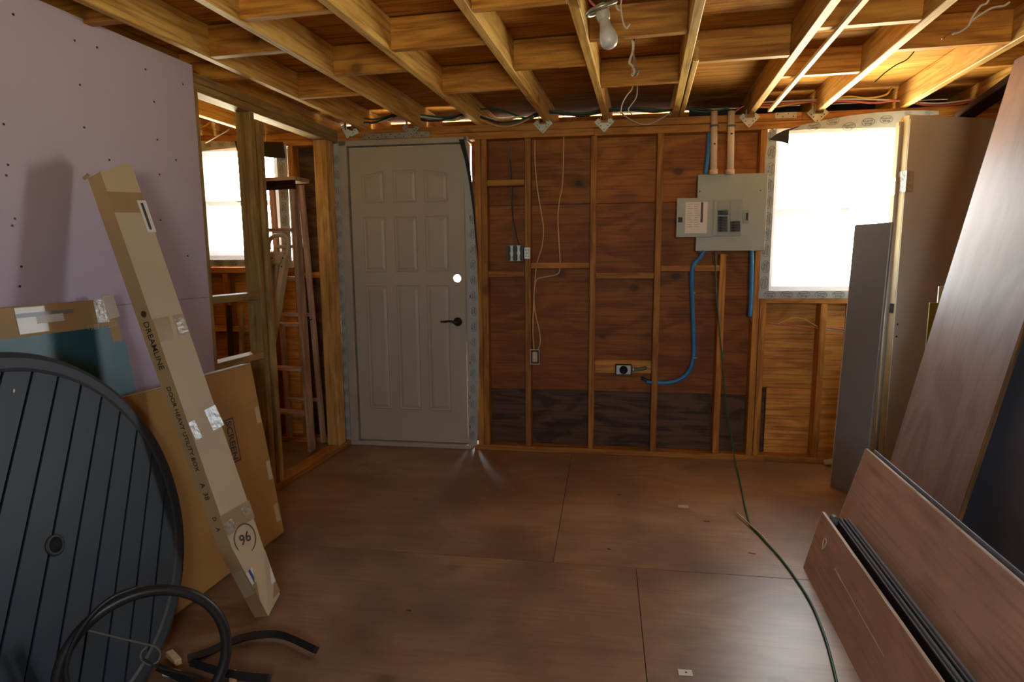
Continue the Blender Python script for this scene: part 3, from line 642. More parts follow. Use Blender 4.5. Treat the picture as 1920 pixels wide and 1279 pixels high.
# ---- loose cables on the back wall
wtube('cable', [(1003, 262), (1003, 300), (1007, 350), (1014, 395), (1019, 430), (1016, 462), (1009, 485), (1005, 505), (1002, 540), (1000, 580), (999, 620), (1001, 655)], .02, .0046, 'nm', 'tan cable running from plate to receptacle box, close to the stud', 'cable', 'tan cables', 6)
wtube('cable', [(1057, 256), (1056, 310), (1054, 350), (1049, 375), (1046, 410), (1048, 455), (1050, 490), (1049, 508), (1043, 515), (1025, 519), (1008, 523), (1003, 535), (1001, 560), (1004, 590), (1010, 615), (1013, 640), (1009, 656)], .025, .0046, 'nm', 'tan cable bowing out mid bay and joining the receptacle box', 'cable', 'tan cables', 6)
wtube('cable', [(952, 264), (955, 300), (958, 335), (960, 380), (963, 430), (965, 462)], .07, .0048, 'cgry', 'thick grey cable dropping to the double switch box', 'cable', n=6)
wtube('cable', [(956, 300), (960, 345), (961, 400), (968, 440), (975, 464)], .062, .0032, 'cblk', 'thin dark cable dropping to the double switch box', 'cable', n=6)
wtube('cable', [(1441, 606), (1465, 609), (1490, 611), (1515, 613.5), (1537, 616)], .03, .0040, 'red', 'red cable under the sunny window between the studs', 'cable', n=5)
wtube('cable', [(1455, 609), (1472, 601), (1490, 596), (1510, 600), (1533, 613)], .045, .0036, 'yel', 'yellow cable arching above a red one under the sunny window', 'cable', n=5)
wtube('cable', [(1547, 614), (1565, 616), (1584, 618)], .02, .0042, 'red', 'short red cable piece right of the middle window stud', 'cable', n=5)
wtube('cable', [(1547, 617), (1565, 620), (1584, 622)], .028, .0036, 'wht', 'short white cable piece right of the middle window stud', 'cable', n=5)
# bundle lying along the plate between the joists
def run(name, pts, r, mat, lab, seg=6): return wtube(name, pts, -.03, r, mat, lab, 'cable', 'cables along the top plate', seg, 5)
run('cable', [(622, 214), (650, 220), (672, 229), (705, 229), (745, 216), (772, 217), (800, 226), (838, 224), (872, 214), (900, 218), (935, 230), (975, 226), (1018, 211), (1060, 214), (1095, 217), (1133, 209), (1180, 206), (1225, 210), (1262, 206), (1300, 204), (1340, 208)], 0.0078, 'cblk', 'black cable sagging along the whole top plate, thickest of the bundle')
run('cable', [(622, 212), (660, 216), (700, 224), (745, 214), (790, 216), (845, 220), (885, 208), (915, 204), (950, 210), (990, 222), (1035, 208), (1085, 214), (1140, 205), (1200, 203), (1250, 207), (1300, 203)], 0.0060, 'grn', 'dark green cable woven through the top plate bundle')
run('cable', [(624, 217), (655, 225), (685, 231), (720, 226), (750, 215), (800, 220), (850, 226), (885, 214), (920, 222), (960, 222), (1015, 206)], 0.0063, 'wht', 'white cable sagging lowest over the door end of the plate')
run('cable', [(884, 214), (905, 226), (940, 238), (970, 233), (995, 221), (1020, 208), (1060, 210)], 0.0048, 'nm', 'tan cable hanging lowest between the first two ties')
run('cable', [(884, 210), (910, 221), (945, 232), (985, 224), (1018, 207), (1060, 212), (1100, 212), (1140, 205)], 0.0057, 'cgry', 'grey cable looping beside the tan one')
run('cable', [(1165, 212), (1185, 226), (1210, 234), (1235, 225), (1262, 208)], 0.0045, 'wht', 'thin white cable drooping under the hanging wires')
run('cable', [(1290, 205), (1320, 210), (1345, 207), (1365, 204), (1376, 212)], 0.0048, 'grn', 'green wire dropping into the cream pipes')
run('cable', [(1376, 212), (1384, 205), (1395, 199)], 0.0048, 'red', 'red wire leaving the right cream pipe')
for k, (x, y) in enumerate(((1058, 214), (1075, 218), (1092, 214))):
    run('cable_tie', [(x, y-4), (x-2, y+6), (x-6, y+12)], .0016, 'cblk', 'small black cable tie tail under the bundle' if k == 0 else ('second black cable tie tail under the bundle' if k == 1 else 'third black cable tie tail under the bundle'))
# brighter cables over the window
def run2(pts, r, mat, lab): return wtube('cable', pts, .02, r, mat, lab, 'cable', 'cables above the sunny window', 6, 5)
run2([(1405, 196), (1450, 196), (1500, 192), (1540, 190), (1590, 190), (1640, 193), (1690, 188), (1740, 198), (1790, 196), (1840, 186)], 0.0063, 'red', 'pinkish red cable crossing above the sunny window')
run2([(1405, 200), (1450, 201), (1495, 194), (1545, 188), (1590, 181), (1625, 184), (1660, 178), (1672, 164)], 0.0057, 'yel', 'yellow cable rising over the sunny window')
run2([(1405, 193), (1470, 190), (1540, 187), (1620, 186), (1700, 190), (1760, 194), (1830, 186)], 0.0054, 'wht', 'white cable crossing above the sunny window')
# cables in the next room over its window
wtube('cable', [(372, 240), (385, 236), (398, 226), (412, 222), (430, 236)], -.03, .004, 'yel', 'pale yellow cable loop above the far window', 'cable', n=6)
wtube('cable', [(385, 268), (405, 257), (430, 243)], -.04, .004, 'wht', 'white cable slanting above the far window', 'cable', n=4)
wtube('cable', [(494, 232), (498, 250), (497, 264), (493, 276)], -.04, .0035, 'wht', 'white cable tail hanging between post and header', 'cable', n=5)

# ---- green extension cord from the panel over the floor
pts = [wallpt(*atw(1341, 470, -.03)), wallpt(*atw(1343, 545, -.05)), wallpt(*atw(1351, 640, -.08)), wallpt(*atw(1360, 740, -.10)), wallpt(*atw(1372, 828, -.12))]
pts += [atz(px, py, .006) for px, py in ((1381, 878), (1384, 888), (1393, 930), (1400, 962), (1408, 985), (1432, 1012), (1462, 1045), (1492, 1085), (1520, 1130), (1545, 1190), (1562, 1250), (1575, 1310))]
pts = spline(pts, 8)
for q_ in pts: q_.z = max(q_.z, .006)
t = link('extension_cord', bmtube(pts, .0045, 8), 'grn', None, True); tag(t, 'thin dark green extension cord hanging from panel and crossing the floor', 'cord')
t = tube('cord_slack', [atz(px, py, .011) for px, py in ((1380, 960), (1402, 980), (1430, 1005), (1440, 1018))], .0035, 'nm', None, 6, 6); tag(t, 'short tan cord end beside the green cord', 'cord')

# ---- bare lamp fixture
J4 = -.275+JW
e = tag(empty('lamp_fixture', (-.172, 2.235, 2.195)), 'bare bulb in a loose ceiling socket with its metal strap ring', 'lamp')
q = lathe('junction_box', [(.048, -.002), (.052, 0), (.052, .05), (.045, .055)], 'socket', e, 8, False); q.location = (.0, 0, .022)
link('box_ear', bmbox(.03, .05, .003, .001), 'socket', e, loc=(-.045, 0, .04))
axis = Vector((.040, -.01, -.16)).normalized(); Zr = (-axis).to_track_quat('Z', 'Y')
def fx(o, dist, off=(0, 0, 0)): o.rotation_mode = 'QUATERNION'; o.rotation_quaternion = Zr; o.location = axis*dist+Vector(off); return o
bm = bmtube([Vector((.052*cos(2*pi*k/32), .052*sin(2*pi*k/32), .003*sin(4*pi*k/32))) for k in range(32)], .0065, 8, flat=1, closed=True)
bmbox(.10, .016, .003, .0005, (0, 0, 0), bm); rg = fx(link('strap_ring', bm, 'steel', e, True), .030); rg.rotation_quaternion = Matrix.Rotation(-.35, 3, 'Y').to_quaternion() @ Matrix.Rotation(.25, 3, 'X').to_quaternion()
fx(lathe('socket', [(.018, .03), (.023, .025), (.024, 0), (.0215, -.02), (.018, -.024)], 'socket', e), .050)
bl = fx(lathe('bulb', [(.0130, .052), (.0150, .048), (.0165, .040), (.0180, .028), (.0215, .012), (.0268, -.002), (.0305, -.016), (.0310, -.024), (.0290, -.036), (.0240, -.046), (.014, -.0525), (.004, -.0545)], 'bulb', e, 28), .116)
fx(lathe('bulb_base', [(.0160, .050), (.0176, .040), (.0191, .028), (.0226, .012), (.0278, -.002), (.0272, -.0025)], 'socket', e, 28), .116)
tube('lead_wire', [(0, 0, .03), (.02, .02, .0), (-.01, -.02, .005), (.01, 0, -.02), axis*.04], .0035, 'cblk', e); tube('lead_wire', [(-.02, 0, .03), (-.035, -.01, .005), (-.02, .0, -.015), axis*.035], .0042, 'red', e)
tube('lead_wire', [(.04, .01, .03), (.05, .0, -.005), (.062, .0, -.035), (.075, .0, -.042)], .0038, 'wht', e)
def ptube(name, pts, r, mat, lab, cat='wire', n=7, seg=7, group=None):
    o = pts[0].copy(); t = tube(name, [p-o for p in pts], r, mat, None, n, seg); t.location = o; tag(t, lab, cat, group); return t
Y = lambda y, *pp: [aty(px, py, y) for px, py in pp]
ptube('wire', [aty(1165, -4, 2.22)+Vector((0, 0, .1))]+Y(2.22, (1165, -4), (1164, 14), (1168, 40), (1174, 53), (1181, 45)), .0028, 'wht', 'white wire tail hooked beside the bare lamp')
w_ = empty('wire_pair', aty(1186, 68, 2.64)); tag(w_, 'stripped wires twisted into a knot hanging from the ceiling bay', 'wire')
o = w_.location.copy()
tube('insulated_wire', [Vector((0, 0, .11))]+[p-o for p in Y(2.64, (1184, 66), (1187, 82), (1186, 98), (1180, 117), (1186, 124), (1189, 135), (1184, 142))], .0048, 'wht', w_)
tube('insulated_wire', [Vector((.01, 0, .11))]+[p-o for p in Y(2.65, (1190, 66), (1188, 82), (1187, 96), (1190, 115), (1191, 126), (1196, 133), (1192, 141), (1187, 133))], .0042, 'cgry', w_)
tube('bare_wire', [p-o for p in Y(2.635, (1187, 94), (1188, 112), (1189, 125), (1184, 131), (1188, 141))], .0018, 'copper', w_)
ptube('wire', [aty(1186, 162, 3.35)+Vector((0, 0, .12))]+Y(3.35, (1186, 162), (1176, 178), (1167, 194), (1163, 215)), .0028, 'wht', 'pale wire dropping behind the blocking, toward the left', group='pale wires behind the blocking')
ptube('wire', [aty(1195, 162, 3.38)+Vector((0, 0, .12))]+Y(3.38, (1195, 162), (1193, 182), (1184, 196), (1178, 206), (1186, 216)), .0028, 'wht', 'pale wire dropping behind the blocking, curling back', group='pale wires behind the blocking')
w_ = empty('wire_pair', aty(1855, -3, 2.25)); tag(w_, 'two white cables with bare copper ends under the ceiling corner', 'wire'); o = w_.location.copy()
tube('insulated_wire', [Vector((.02, 0, .13))]+[p-o for p in Y(2.25, (1855, -3), (1838, 12), (1822, 35), (1816, 48), (1800, 60), (1786, 64))], .0032, 'wht', w_); tube('insulated_wire', [p-o for p in Y(2.27, (1893, 4), (1882, 11), (1860, 15), (1835, 30), (1818, 43))], .0032, 'wht', w_)
tube('bare_wire', [p-o for p in Y(2.25, (1816, 48), (1800, 57), (1785, 60), (1766, 73))], .0022, 'copper', w_)
ptube('wire', Y(3.15, (1714, 97), (1700, 112), (1680, 122), (1660, 136), (1640, 154)), .0028, 'cblk', 'thin black wire under the deck in the brightest ceiling bay')

# ---- leaning sheets on the right
UP = lambda dx, dz: Vector((dx, 0, dz))
lean = Vector((.267, 0, 1)).normalized()
o = sheet('plywood_sheet', (.800, 2.75, .0), (0, -1, 0), lean, 1.95, .522, -.0125, 'ply_red'); tag(o, 'wide reddish plywood sheet on its long edge with pale top edge', 'plywood sheet')
ed = link('edge_band', bmbox(1.95, .0022, .0122, 0), 'ply_edge', o, loc=(0, .2622, 0))
ed2 = link('edge_band', bmbox(.002, .52, .0122, 0), 'ply_edge', o, loc=(-.976, 0, 0))
o = sheet('thin_sheet', (.822, 2.72, .0), (0, -1, 0), lean, 1.92, .530, -.006, 'darksheet'); tag(o, 'thin dark sheet just showing behind the wide plywood top edge', 'panel')
l2 = Vector((.232, 0, 1)).normalized()
o = sheet('plywood_sheet', (.690, 2.636, .0), (0, -1, 0), l2, 1.85, .262, -.0125, 'ply_red'); tag(o, 'low narrow reddish plywood strip standing nearest the open floor', 'plywood sheet')
link('edge_band', bmbox(1.85, .0022, .0122, 0), 'ply_edge', o, loc=(0, .1322, 0)); link('edge_band', bmbox(.002, .26, .0122, 0), 'ply_edge', o, loc=(-.926, 0, 0))
bm = bmbox(.50, .0035, .0006, 0, (.05, 0, 0)); bmbox(.08, .007, .0008, 0, (-.16, 0, 0), bm); q = link('paint_drip', bm, 'white_edge', o, loc=(-.44, .018, .0070)); q.rotation_euler = (0, 0, -.03)
bm = bmtube([Vector((.014*cos(a)+.006*sin(2*a), .022*sin(a), 0)) for a in [2*pi*k/16 for k in range(16)]], .0022, 5, closed=True); link('chalk_loop', bm, 'white_edge', o, loc=(-.80, .045, .0066))
for k in range(4):
    l3 = Vector((.245+.004*k, 0, 1)).normalized()
    o = sheet('plastic_strip', (.730+.0095*k, 2.60-.012*k, .0), (0, -1, 0), l3, 1.8-.02*k, .258+.005*k, -.0085, 'black' if k % 2 == 0 else 'darksheet')
    tag(o, ('black plastic strip next to the low plywood', 'dark grey strip, second in the stack behind the low plywood', 'black strip, third in the stack behind the low plywood', 'dark grey strip lying against the wide plywood')[k], 'plastic strip', 'dark strips between the plywood sheets')
    link('top_edge', bmbox(1.8-.02*k, .001, .0035, 0), 'greyboard', o, loc=(0, (.258+.005*k)/2+.0006, .001))
o = link('rolled_end', bmtube([Vector((0, 0, 0)), Vector((0, -.02, .0)), Vector((0, -.04, 0))], [.016, .018, .016], 12), 'cgry', None, True, loc=aty(1562, 971, 2.60)); tag(o, 'small grey plastic roll end on top of the dark strips', 'plastic roll')
# tall smooth-faced plywood leaning far to the right
tv = Vector((.195, 0, 1)).normalized()
o = sheet('tall_plywood', (1.12, 3.15, .0), tv, (0, 1, 0), 2.19, -.65, .0, 'ply_gloss') if False else None
def tallboard(name, x, y0, y1, slope, h, t, mat):
    U = Vector((slope, 0, 1)).normalized(); V = Vector((0, 1, 0)); Nn = U.cross(V)        # Nn points to -x,+z : the visible face
    o = link(name, bmbox(h, y1-y0, t, .001), mat, None); c = Vector((x, (y0+y1)/2, 0))+U*h/2-Nn*t/2
    o.matrix_local = Matrix(((U.x, V.x, Nn.x, c.x), (U.y, V.y, Nn.y, c.y), (U.z, V.z, Nn.z, c.z), (0, 0, 0, 1))); return o
o = tallboard('tall_plywood', 1.12, 2.50, 3.15, .195, 2.19, .018, 'ply_gloss'); tag(o, 'tall smooth brown plywood board leaning steeply toward the right wall', 'plywood sheet')
link('edge_band', bmbox(2.188, .002, .0178, 0), 'edge_dark', o, loc=(0, -.3262, 0)); link('edge_band', bmbox(2.188, .002, .0178, 0), 'greyboard', o, loc=(0, .3262, 0))
o = tallboard('dark_sheet', 1.235, 1.30, 2.95, .17, 1.60, .016, 'darksheet'); tag(o, 'dark blue-grey sheet behind the tall plywood and the wide one', 'panel')
o = tallboard('dark_sheet', 1.29, 1.20, 2.48, .165, 1.72, .016, 'dark_wood'); tag(o, 'dark brown board farthest right, behind the blue-grey sheet', 'panel')
# grey narrow panel in front of the window
U = Vector((.052, .05, 1.485)).normalized(); V = Vector((.5, -.866, 0))
o = sheet('shelf_panel', (1.07, 3.65, 0), U, V, 1.487, .225, .018, 'greyboard', bev=.003); tag(o, 'narrow grey laminate panel standing in front of the window', 'panel')
link('edge_band', bmbox(1.48, .0015, .0175, 0), 'white_edge', o, loc=(0, -.1132, 0))
# closet door slabs standing in the corner
def slabdoor(x, y, w, h, t, lab, grp, extra=True):
    e = tag(empty('door_leaf', (x, y, 0), radians(24)), lab, 'door slab', grp)
    link('face', bmbox(h, w, t, .001), 'doorslab', e, loc=(w/2, t/2, h/2+.002)).rotation_euler = (0, -pi/2, pi/2)
    bm = bmbox(.004, t*.72, h-.004, .0005); link('edge_strip', bm, 'slabedge', e, loc=(-.0022, t/2, h/2+.002))
    link('face_lip', bmbox(.0045, .0035, h-.3, .0005), 'white_edge', e, loc=(-.0025, .0015, h/2+.13))
    return e
e = slabdoor(1.392, 3.795, .55, 2.070, .050, 'large primed door slab with tan edge standing beside the sunny window', 'door slabs in the corner')
bm = bmbox(.0012, .062, .115, 0); q = link('tape_patch', bm, 'cleartape', e, loc=(-.0055, .024, 1.72)); q2 = link('tape_patch', bmbox(.05, .0012, .115, 0), 'cleartape', e, loc=(.022, -.0008, 1.72))
for z in (.93, .86): q = lathe('bore_hole', [(.006, 0), (.006, .001)], 'screw', e, 12, False); q.rotation_euler = (pi/2, 0, 0); q.location = (.018, -.0003, z)
link('latch_plate', bmbox(.002, .024, .055, .003), 'bolt', e, loc=(-.0055, .025, 1.02))
n30 = Vector((-sin(radians(24)), cos(radians(24)), 0)); b_ = Vector((1.392, 3.795, 0))+n30*.056+Vector((-.012, -.006, 0))
e = slabdoor(b_.x, b_.y, .48, 2.045, .030, 'thinner door slab tucked behind the large primed one', 'door slabs in the corner')
link('tape_patch', bmbox(.0012, .04, .10, 0), 'cleartape', e, loc=(-.0055, .015, 1.70)); link('latch_plate', bmbox(.002, .02, .05, .003), 'bolt', e, loc=(-.0055, .015, 1.03))
# scraps glimpsed between slab and tall plywood
a = aty(1756, 560, 3.45); o = link('scrap_board', bmbox(.05, .012, 1.16, .001), 'white_edge', None, loc=(a.x+.03, 3.45, .582)); tag(o, 'narrow white scrap board between door slab and tall plywood', 'board')
a = aty(1742, 600, 3.40); o = link('scrap_board', bmbox(.040, .010, 1.08, .001), 'yellowgreen', None, loc=(a.x+.015, 3.40, .542)); tag(o, 'scrap board with yellow-green paint beside the tall plywood', 'board')
# dark plank end resting on the plate in the right corner
a, b = wallpt(*atw(1802, 222, -.06)), aty(1884, 164, 3.62)
o = bar('dark_plank', a, b+(b-a)*.9, .09, .035, 'dark_wood', None, (0, 0, 1)); tag(o, 'dark plank end jutting above the door slabs by the ceiling', 'plank')

# ---- round slatted tabletop on its rim, leaning left
Cc = Vector((-1.593, 1.282, .538)); n_ = Vector((.95729, .14468, .25031)); v_ = Vector((-.2475, -.0374, .96817)); u_ = Vector((-.14944, .98877, 0))
g = .62; gv = (v_*cos(g)+u_*sin(g)).normalized(); gu = gv.cross(n_)
RT = .555
e = tag(empty('round_table', Cc), 'round dark slatted patio tabletop tipped on its rim against cartons', 'table')
Mt = Matrix(((gu.x, gv.x, n_.x, 0), (gu.y, gv.y, n_.y, 0), (gu.z, gv.z, n_.z, 0), (0, 0, 0, 1)))
def tp(o): o.matrix_local = Mt @ o.matrix_local; return o
bm = bmesh.new(); seg = 96; prof = [(.497, -.004), (.506, .0), (.535, .0), (.548, -.004), (.555, -.012), (.555, -.034), (.545, -.040), (.497, -.036)]
R_ = [[bm.verts.new((r*cos(2*pi*k/seg), r*sin(2*pi*k/seg), z)) for k in range(seg)] for r, z in prof]
for i in range(len(prof)):
    a, b = R_[i], R_[(i+1) % len(prof)]
    for k in range(seg): bm.faces.new((a[k], a[(k+1) % seg], b[(k+1) % seg], b[k]))
tp(link('rim', bm, 'tablerim', e, False))
pitch, gap, Ri = .0835, .008, .4955; ns = 12
for k in range(ns):
    xa = -ns/2*pitch+k*pitch+gap/2; xb = xa+pitch-gap; xa = max(xa, -Ri+.001); xb = min(xb, Ri-.001)
    if xb-xa < .01: continue
    pts = []; m = 8
    for i in range(m+1): x = xa+(xb-xa)*i/m; pts.append((x, -math.sqrt(Ri*Ri-x*x)))
    for i in range(m, -1, -1): x = xa+(xb-xa)*i/m; pts.append((x, math.sqrt(Ri*Ri-x*x)))
    s_ = prism('slat', pts, .010, 'table', e); s_.matrix_local = Mt @ Matrix.Translation((0, 0, -.012))
for a in (.6, .6+pi/2):
    q = link('cross_brace', bmbox(.985, .04, .022, .002), 'black', e); q.matrix_local = Mt @ Matrix.Rotation(a, 4, 'Z') @ Matrix.Translation((0, 0, -.026))
q = link('backing_plate', bmesh.new(), 'blackmatte', e); bm = bmesh.new(); bmesh.ops.create_cone(bm, cap_ends=True, segments=48, radius1=.49, radius2=.49, depth=.002); bm.to_mesh(q.data); bm.free(); q.matrix_local = Mt @ Matrix.Translation((0, 0, -.039))
q = lathe('umbrella_hole_ring', [(.016, 0), (.030, 0), (.030, .003), (.024, .005), (.020, .003), (.0195, -.004)], 'tablerim', e); q.matrix_local = Mt @ Matrix.Translation((.012, 0, -.0018))
q = lathe('umbrella_hole', [(.0195, 0), (.0195, .0035)], 'blackmatte', e); q.matrix_local = Mt @ Matrix.Translation((.012, 0, -.001))
q = link('paint_fleck', bmbox(.005, .010, .001, 0), 'paper', e)
fk = atx(26, 733, -1.6); fk = Cc + (fk-Cc) - n_*((fk-Cc).dot(n_)); dd = _ray(26, 733); cam0 = Vector((0, 0, CH)); fk = cam0+dd*((Cc-cam0).dot(n_)/dd.dot(n_)); q.matrix_local = Mt; q.location = fk-Cc

# ---- base ring and floor bars of the table
K = Vector((-1.318, 1.285, .212)); rr = .200; hx_ = Vector((.70, .714, 0)).normalized(); hz_ = Vector((-.10, .10, 1)).normalized()
ring = [K+hx_*rr*cos(2*pi*k/64)+hz_*rr*sin(2*pi*k/64) for k in range(64)]
e = tag(empty('metal_ring', K), 'black metal ring with a hooked rod, stood on the floor before the tabletop', 'ring')
link('hoop', bmtube([p-K for p in ring], .0150, 10, closed=True), 'black', e, True)
cam0 = Vector((0, 0, CH)); nn = hx_.cross(hz_)
def onring(px, py, off=0): d = _ray(px, py); return cam0+d*((K+nn*off-cam0).dot(nn)/d.dot(nn))-K
tube('rod', [onring(*p) for p in ((150, 1178), (190, 1188), (235, 1199), (270, 1207), (292, 1213), (301, 1225), (296, 1240), (280, 1246), (265, 1236), (266, 1222), (277, 1212))], .003, 'cgry', e, n=6)
tube('rod', [onring(*p) for p in ((268, 1236), (300, 1252), (340, 1262), (380, 1272))], .0035, 'black', e, n=5)
tube('inner_hoop', [onring(x, y, .03) for x, y in ((128, 1290), (124, 1250), (140, 1200), (175, 1150), (215, 1118), (262, 1100))], .006, 'black', e, n=6)
o = link('table_leg', bmtube(spline([atz(x, y, .022) for x, y in ((352, 1236), (392, 1222), (430, 1205), (475, 1192), (520, 1190), (552, 1200), (592, 1219))], 6), .0155, 4, flat=1), 'black', None); tag(o, 'curved black metal table leg lying on the floor, longest', 'table leg', 'loose table legs')
o = link('table_leg', bmtube(spline([atz(x, y, .022) for x, y in ((362, 1243), (400, 1256), (450, 1268), (505, 1273))], 5), .0165, 4), 'black', None); tag(o, 'straight black metal table leg lying before the curved one', 'table leg', 'loose table legs')
o = link('table_leg', bmtube(spline([atz(x, y, .02) for x, y in ((300, 1252), (350, 1276), (400, 1310), (450, 1340))], 5), .016, 4), 'black', None); tag(o, 'black metal table leg reaching out below the ring', 'table leg', 'loose table legs')
for (x, y, lab, rz) in ((326, 1234, 'pale wood offcut left of the loose table legs', .5), (437, 1276, 'pale wood offcut in front of the straight table leg', .9)):
    a = atz(x, y, .012); o = link('wood_offcut', bmbox(.075, .022, .022, .002), 'furring', None, loc=a); o.rotation_euler = (0, 0, -rz); tag(o, lab, 'offcut')
a = atz(322, 1262, .01); o = link('foam_scrap', bmbox(.05, .03, .012, .003), 'paper', None, loc=a); tag(o, 'crumpled white scrap below the metal ring', 'scrap')

# ---- cartons on the left
def carton_frame(xb, xt, zt, y0, y1, t, name, mat, lab, cat):
    """flat carton leaning toward -x; xb/xt front face x at the floor and at height zt"""
    U = Vector((0, 1, 0)); V = Vector((xt-xb, 0, zt)); L = V.length; V.normalize(); Nn = Vector((V.z, 0, -V.x))   # outward (+x,+z)
    e = tag(empty(name, (xb, (y0+y1)/2, 0)), lab, cat)
    Mx = Matrix(((U.x, V.x, Nn.x, 0), (U.y, V.y, Nn.y, 0), (U.z, V.z, Nn.z, 0), (0, 0, 0, 1)))
    b = link('box_body', bmbox(y1-y0, L-t*abs(V.x), t, .004), mat, e); b.matrix_local = Mx @ Matrix.Translation((0, L/2+t*abs(V.x)/2, -t/2)); return e, Mx, L, b
# brown SCREEN carton
ce, Mx, L, b = carton_frame(-1.675, -1.80, .835, 1.30, 2.485, .060, 'flat_carton', 'card_o', 'flat brown carton printed SCREEN leaning against the studs', 'box')
W2 = 1.185/2
link('top_flap', bmbox(1.18, .003, .058, .001), 'card_top', ce).matrix_local = Mx @ Matrix.Translation((0, L+.001, -.030))
bm = bmbox(1.18, .003, .0008, 0); link('crease', bm, 'packtape', ce).matrix_local = Mx @ Matrix.Translation((0, L*.79, .0005))
for (dx, dy, w, h) in ((-.016, .60, .030, .075), (-.014, .33, .028, .09), (-.02, .12, .030, .085)): link('paper_patch', bmbox(w, h, .001, 0), 'card_top', ce).matrix_local = Mx @ Matrix.Translation((W2+dx-.01, dy, .001))
def oncarton(px, py): # local plane coords
    d = _ray(px, py); o_ = ce.location; nn_ = Mx.to_3x3() @ Vector((0, 0, 1)); p = cam0+d*((o_-cam0).dot(nn_)/d.dot(nn_)); return Mx.inverted() @ (p-o_)
c0 = oncarton(429, 829); c1 = oncarton(420, 804); c2 = oncarton(437, 856); hgt = (c1-c2).length
tx = lettering('printed_lettering', 'SCREEN', 1, (0, 0, 0), (1, 0, 0), (0, 0, 1), 'ink', ce)
tx.matrix_local = Mx @ Matrix.Translation((c0.x+.018, c0.y, .0014)) @ Matrix.Rotation(-pi/2, 4, 'Z') @ Matrix.Scale(.050, 4)
bm = bmesh.new()
for a in ((-.042, 0, .004, .19), (.034, 0, .003, .19), (-.004, .095, .078, .006), (-.004, -.095, .078, .006)): bmbox(a[2], a[3], .0008, 0, (a[0], a[1], 0), bm)
link('printed_border', bm, 'ink', ce).matrix_local = Mx @ Matrix.Translation((c0.x+.018, c0.y, .0010))
# teal carton with kraft border
te, Mx2, L2, b = carton_frame(-1.785, -1.952, 1.177, .72, 1.915, .050, 'teal_carton', 'card', 'teal fronted flat carton with a taped kraft top border', 'box')
link('teal_front', bmbox(1.14, L2-.13, .0015, 0), 'teal', te).matrix_local = Mx2 @ Matrix.Translation((-.02, (L2-.13)/2+.03, .001))
link('teal_front', bmbox(.06, L2-.19, .0015, 0), 'teal', te).matrix_local = Mx2 @ Matrix.Translation((.575, (L2-.19)/2+.03, .001))
def onteal(px, py):
    d = _ray(px, py); o_ = te.location; nn_ = Mx2.to_3x3() @ Vector((0, 0, 1)); p = cam0+d*((o_-cam0).dot(nn_)/d.dot(nn_)); return Mx2.inverted() @ (p-o_)
q0 = onteal(85, 588); link('grip_slot', bmbox(.20, .014, .001, 0), 'greyboard', te).matrix_local = Mx2 @ Matrix.Translation((q0.x, q0.y, .0015))
q0 = onteal(94, 597); link('label_sheet', bmbox(.095, .026, .001, 0), 'paper', te).matrix_local = Mx2 @ Matrix.Translation((q0.x, q0.y, .0018))
for px, w in ((60, .10),): q0 = onteal(px, 600); link('packing_tape', bmbox(.10, .085, .0008, 0), 'packtape', te).matrix_local = Mx2 @ Matrix.Translation((q0.x, q0.y, .0012))
q0 = onteal(190, 583); link('clear_tape', bmbox(.055, .085, .0012, 0), 'cleartape', te).matrix_local = Mx2 @ Matrix.Translation((q0.x, q0.y, .0024)); q0 = onteal(207, 575)
link('torn_corner', bmbox(.05, .09, .003, .001), 'packtape', te).matrix_local = Mx2 @ Matrix.Translation((q0.x, q0.y, .0024)) @ Matrix.Rotation(.12, 4, 'Z')
q0 = onteal(190, 608); tx = lettering('printed_lettering', '1987 / 1284', 1, (0, 0, 0), (1, 0, 0), (0, 0, 1), 'card_top', te); tx.matrix_local = Mx2 @ Matrix.Translation((q0.x, q0.y-.008, .0022)) @ Matrix.Scale(.026, 4)
# long narrow carton leaning diagonally
A_b, B_b = atz(503, 1155, .018), atz(525, 1114, .018); 
A_t = aty(188, 322, A_b.y-.02); B_t = aty(245, 304, B_b.y-.035)
dv = Vector((-.060, .004, -.019))
A_b2, B_b2, A_t2, B_t2 = (p+dv for p in (A_b, B_b, A_t, B_t)); zmn = min(A_b2.z, B_b2.z)
for p in (A_b2, B_b2): p.z = .001
cen = (A_b+B_b)/2; cen.z = 0
e = tag(empty('long_carton', cen), 'long narrow kraft carton leaning diagonally on the purple drywall', 'box')
FM = .155
A_m, B_m = aty(434, 1026, A_b.y), aty(494, 1026, B_b.y-.005); A_m2, B_m2 = A_m+dv, B_m+dv
secs = [(A_b, B_b, B_b2, A_b2), (A_m, B_m, B_m2, A_m2), (A_t, B_t, B_t2, A_t2)]
bm = bmesh.new(); R_ = [[bm.verts.new(p-cen) for p in q] for q in secs]
for a_, b_ in zip(R_, R_[1:]):
    for k in range(4): bm.faces.new((a_[k], a_[(k+1) % 4], b_[(k+1) % 4], b_[k]))
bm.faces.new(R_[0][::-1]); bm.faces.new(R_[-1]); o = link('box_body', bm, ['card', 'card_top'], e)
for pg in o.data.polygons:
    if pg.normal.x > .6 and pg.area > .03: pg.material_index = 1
def PL(i, f): return secs[0][i].lerp(secs[1][i], f/FM) if f < FM else secs[1][i].lerp(secs[2][i], (f-FM)/(1-FM))
def face_frame(f, i=0, j=1):
    k = 0 if f < FM else 1; ax = ((secs[k+1][i]+secs[k+1][j])-(secs[k][i]+secs[k][j])).normalized(); w = (PL(j, f)-PL(i, f)); wd_ = w.length; w = (w-ax*w.dot(ax)).normalized(); n = w.cross(ax)
    return ax, w, n, wd_
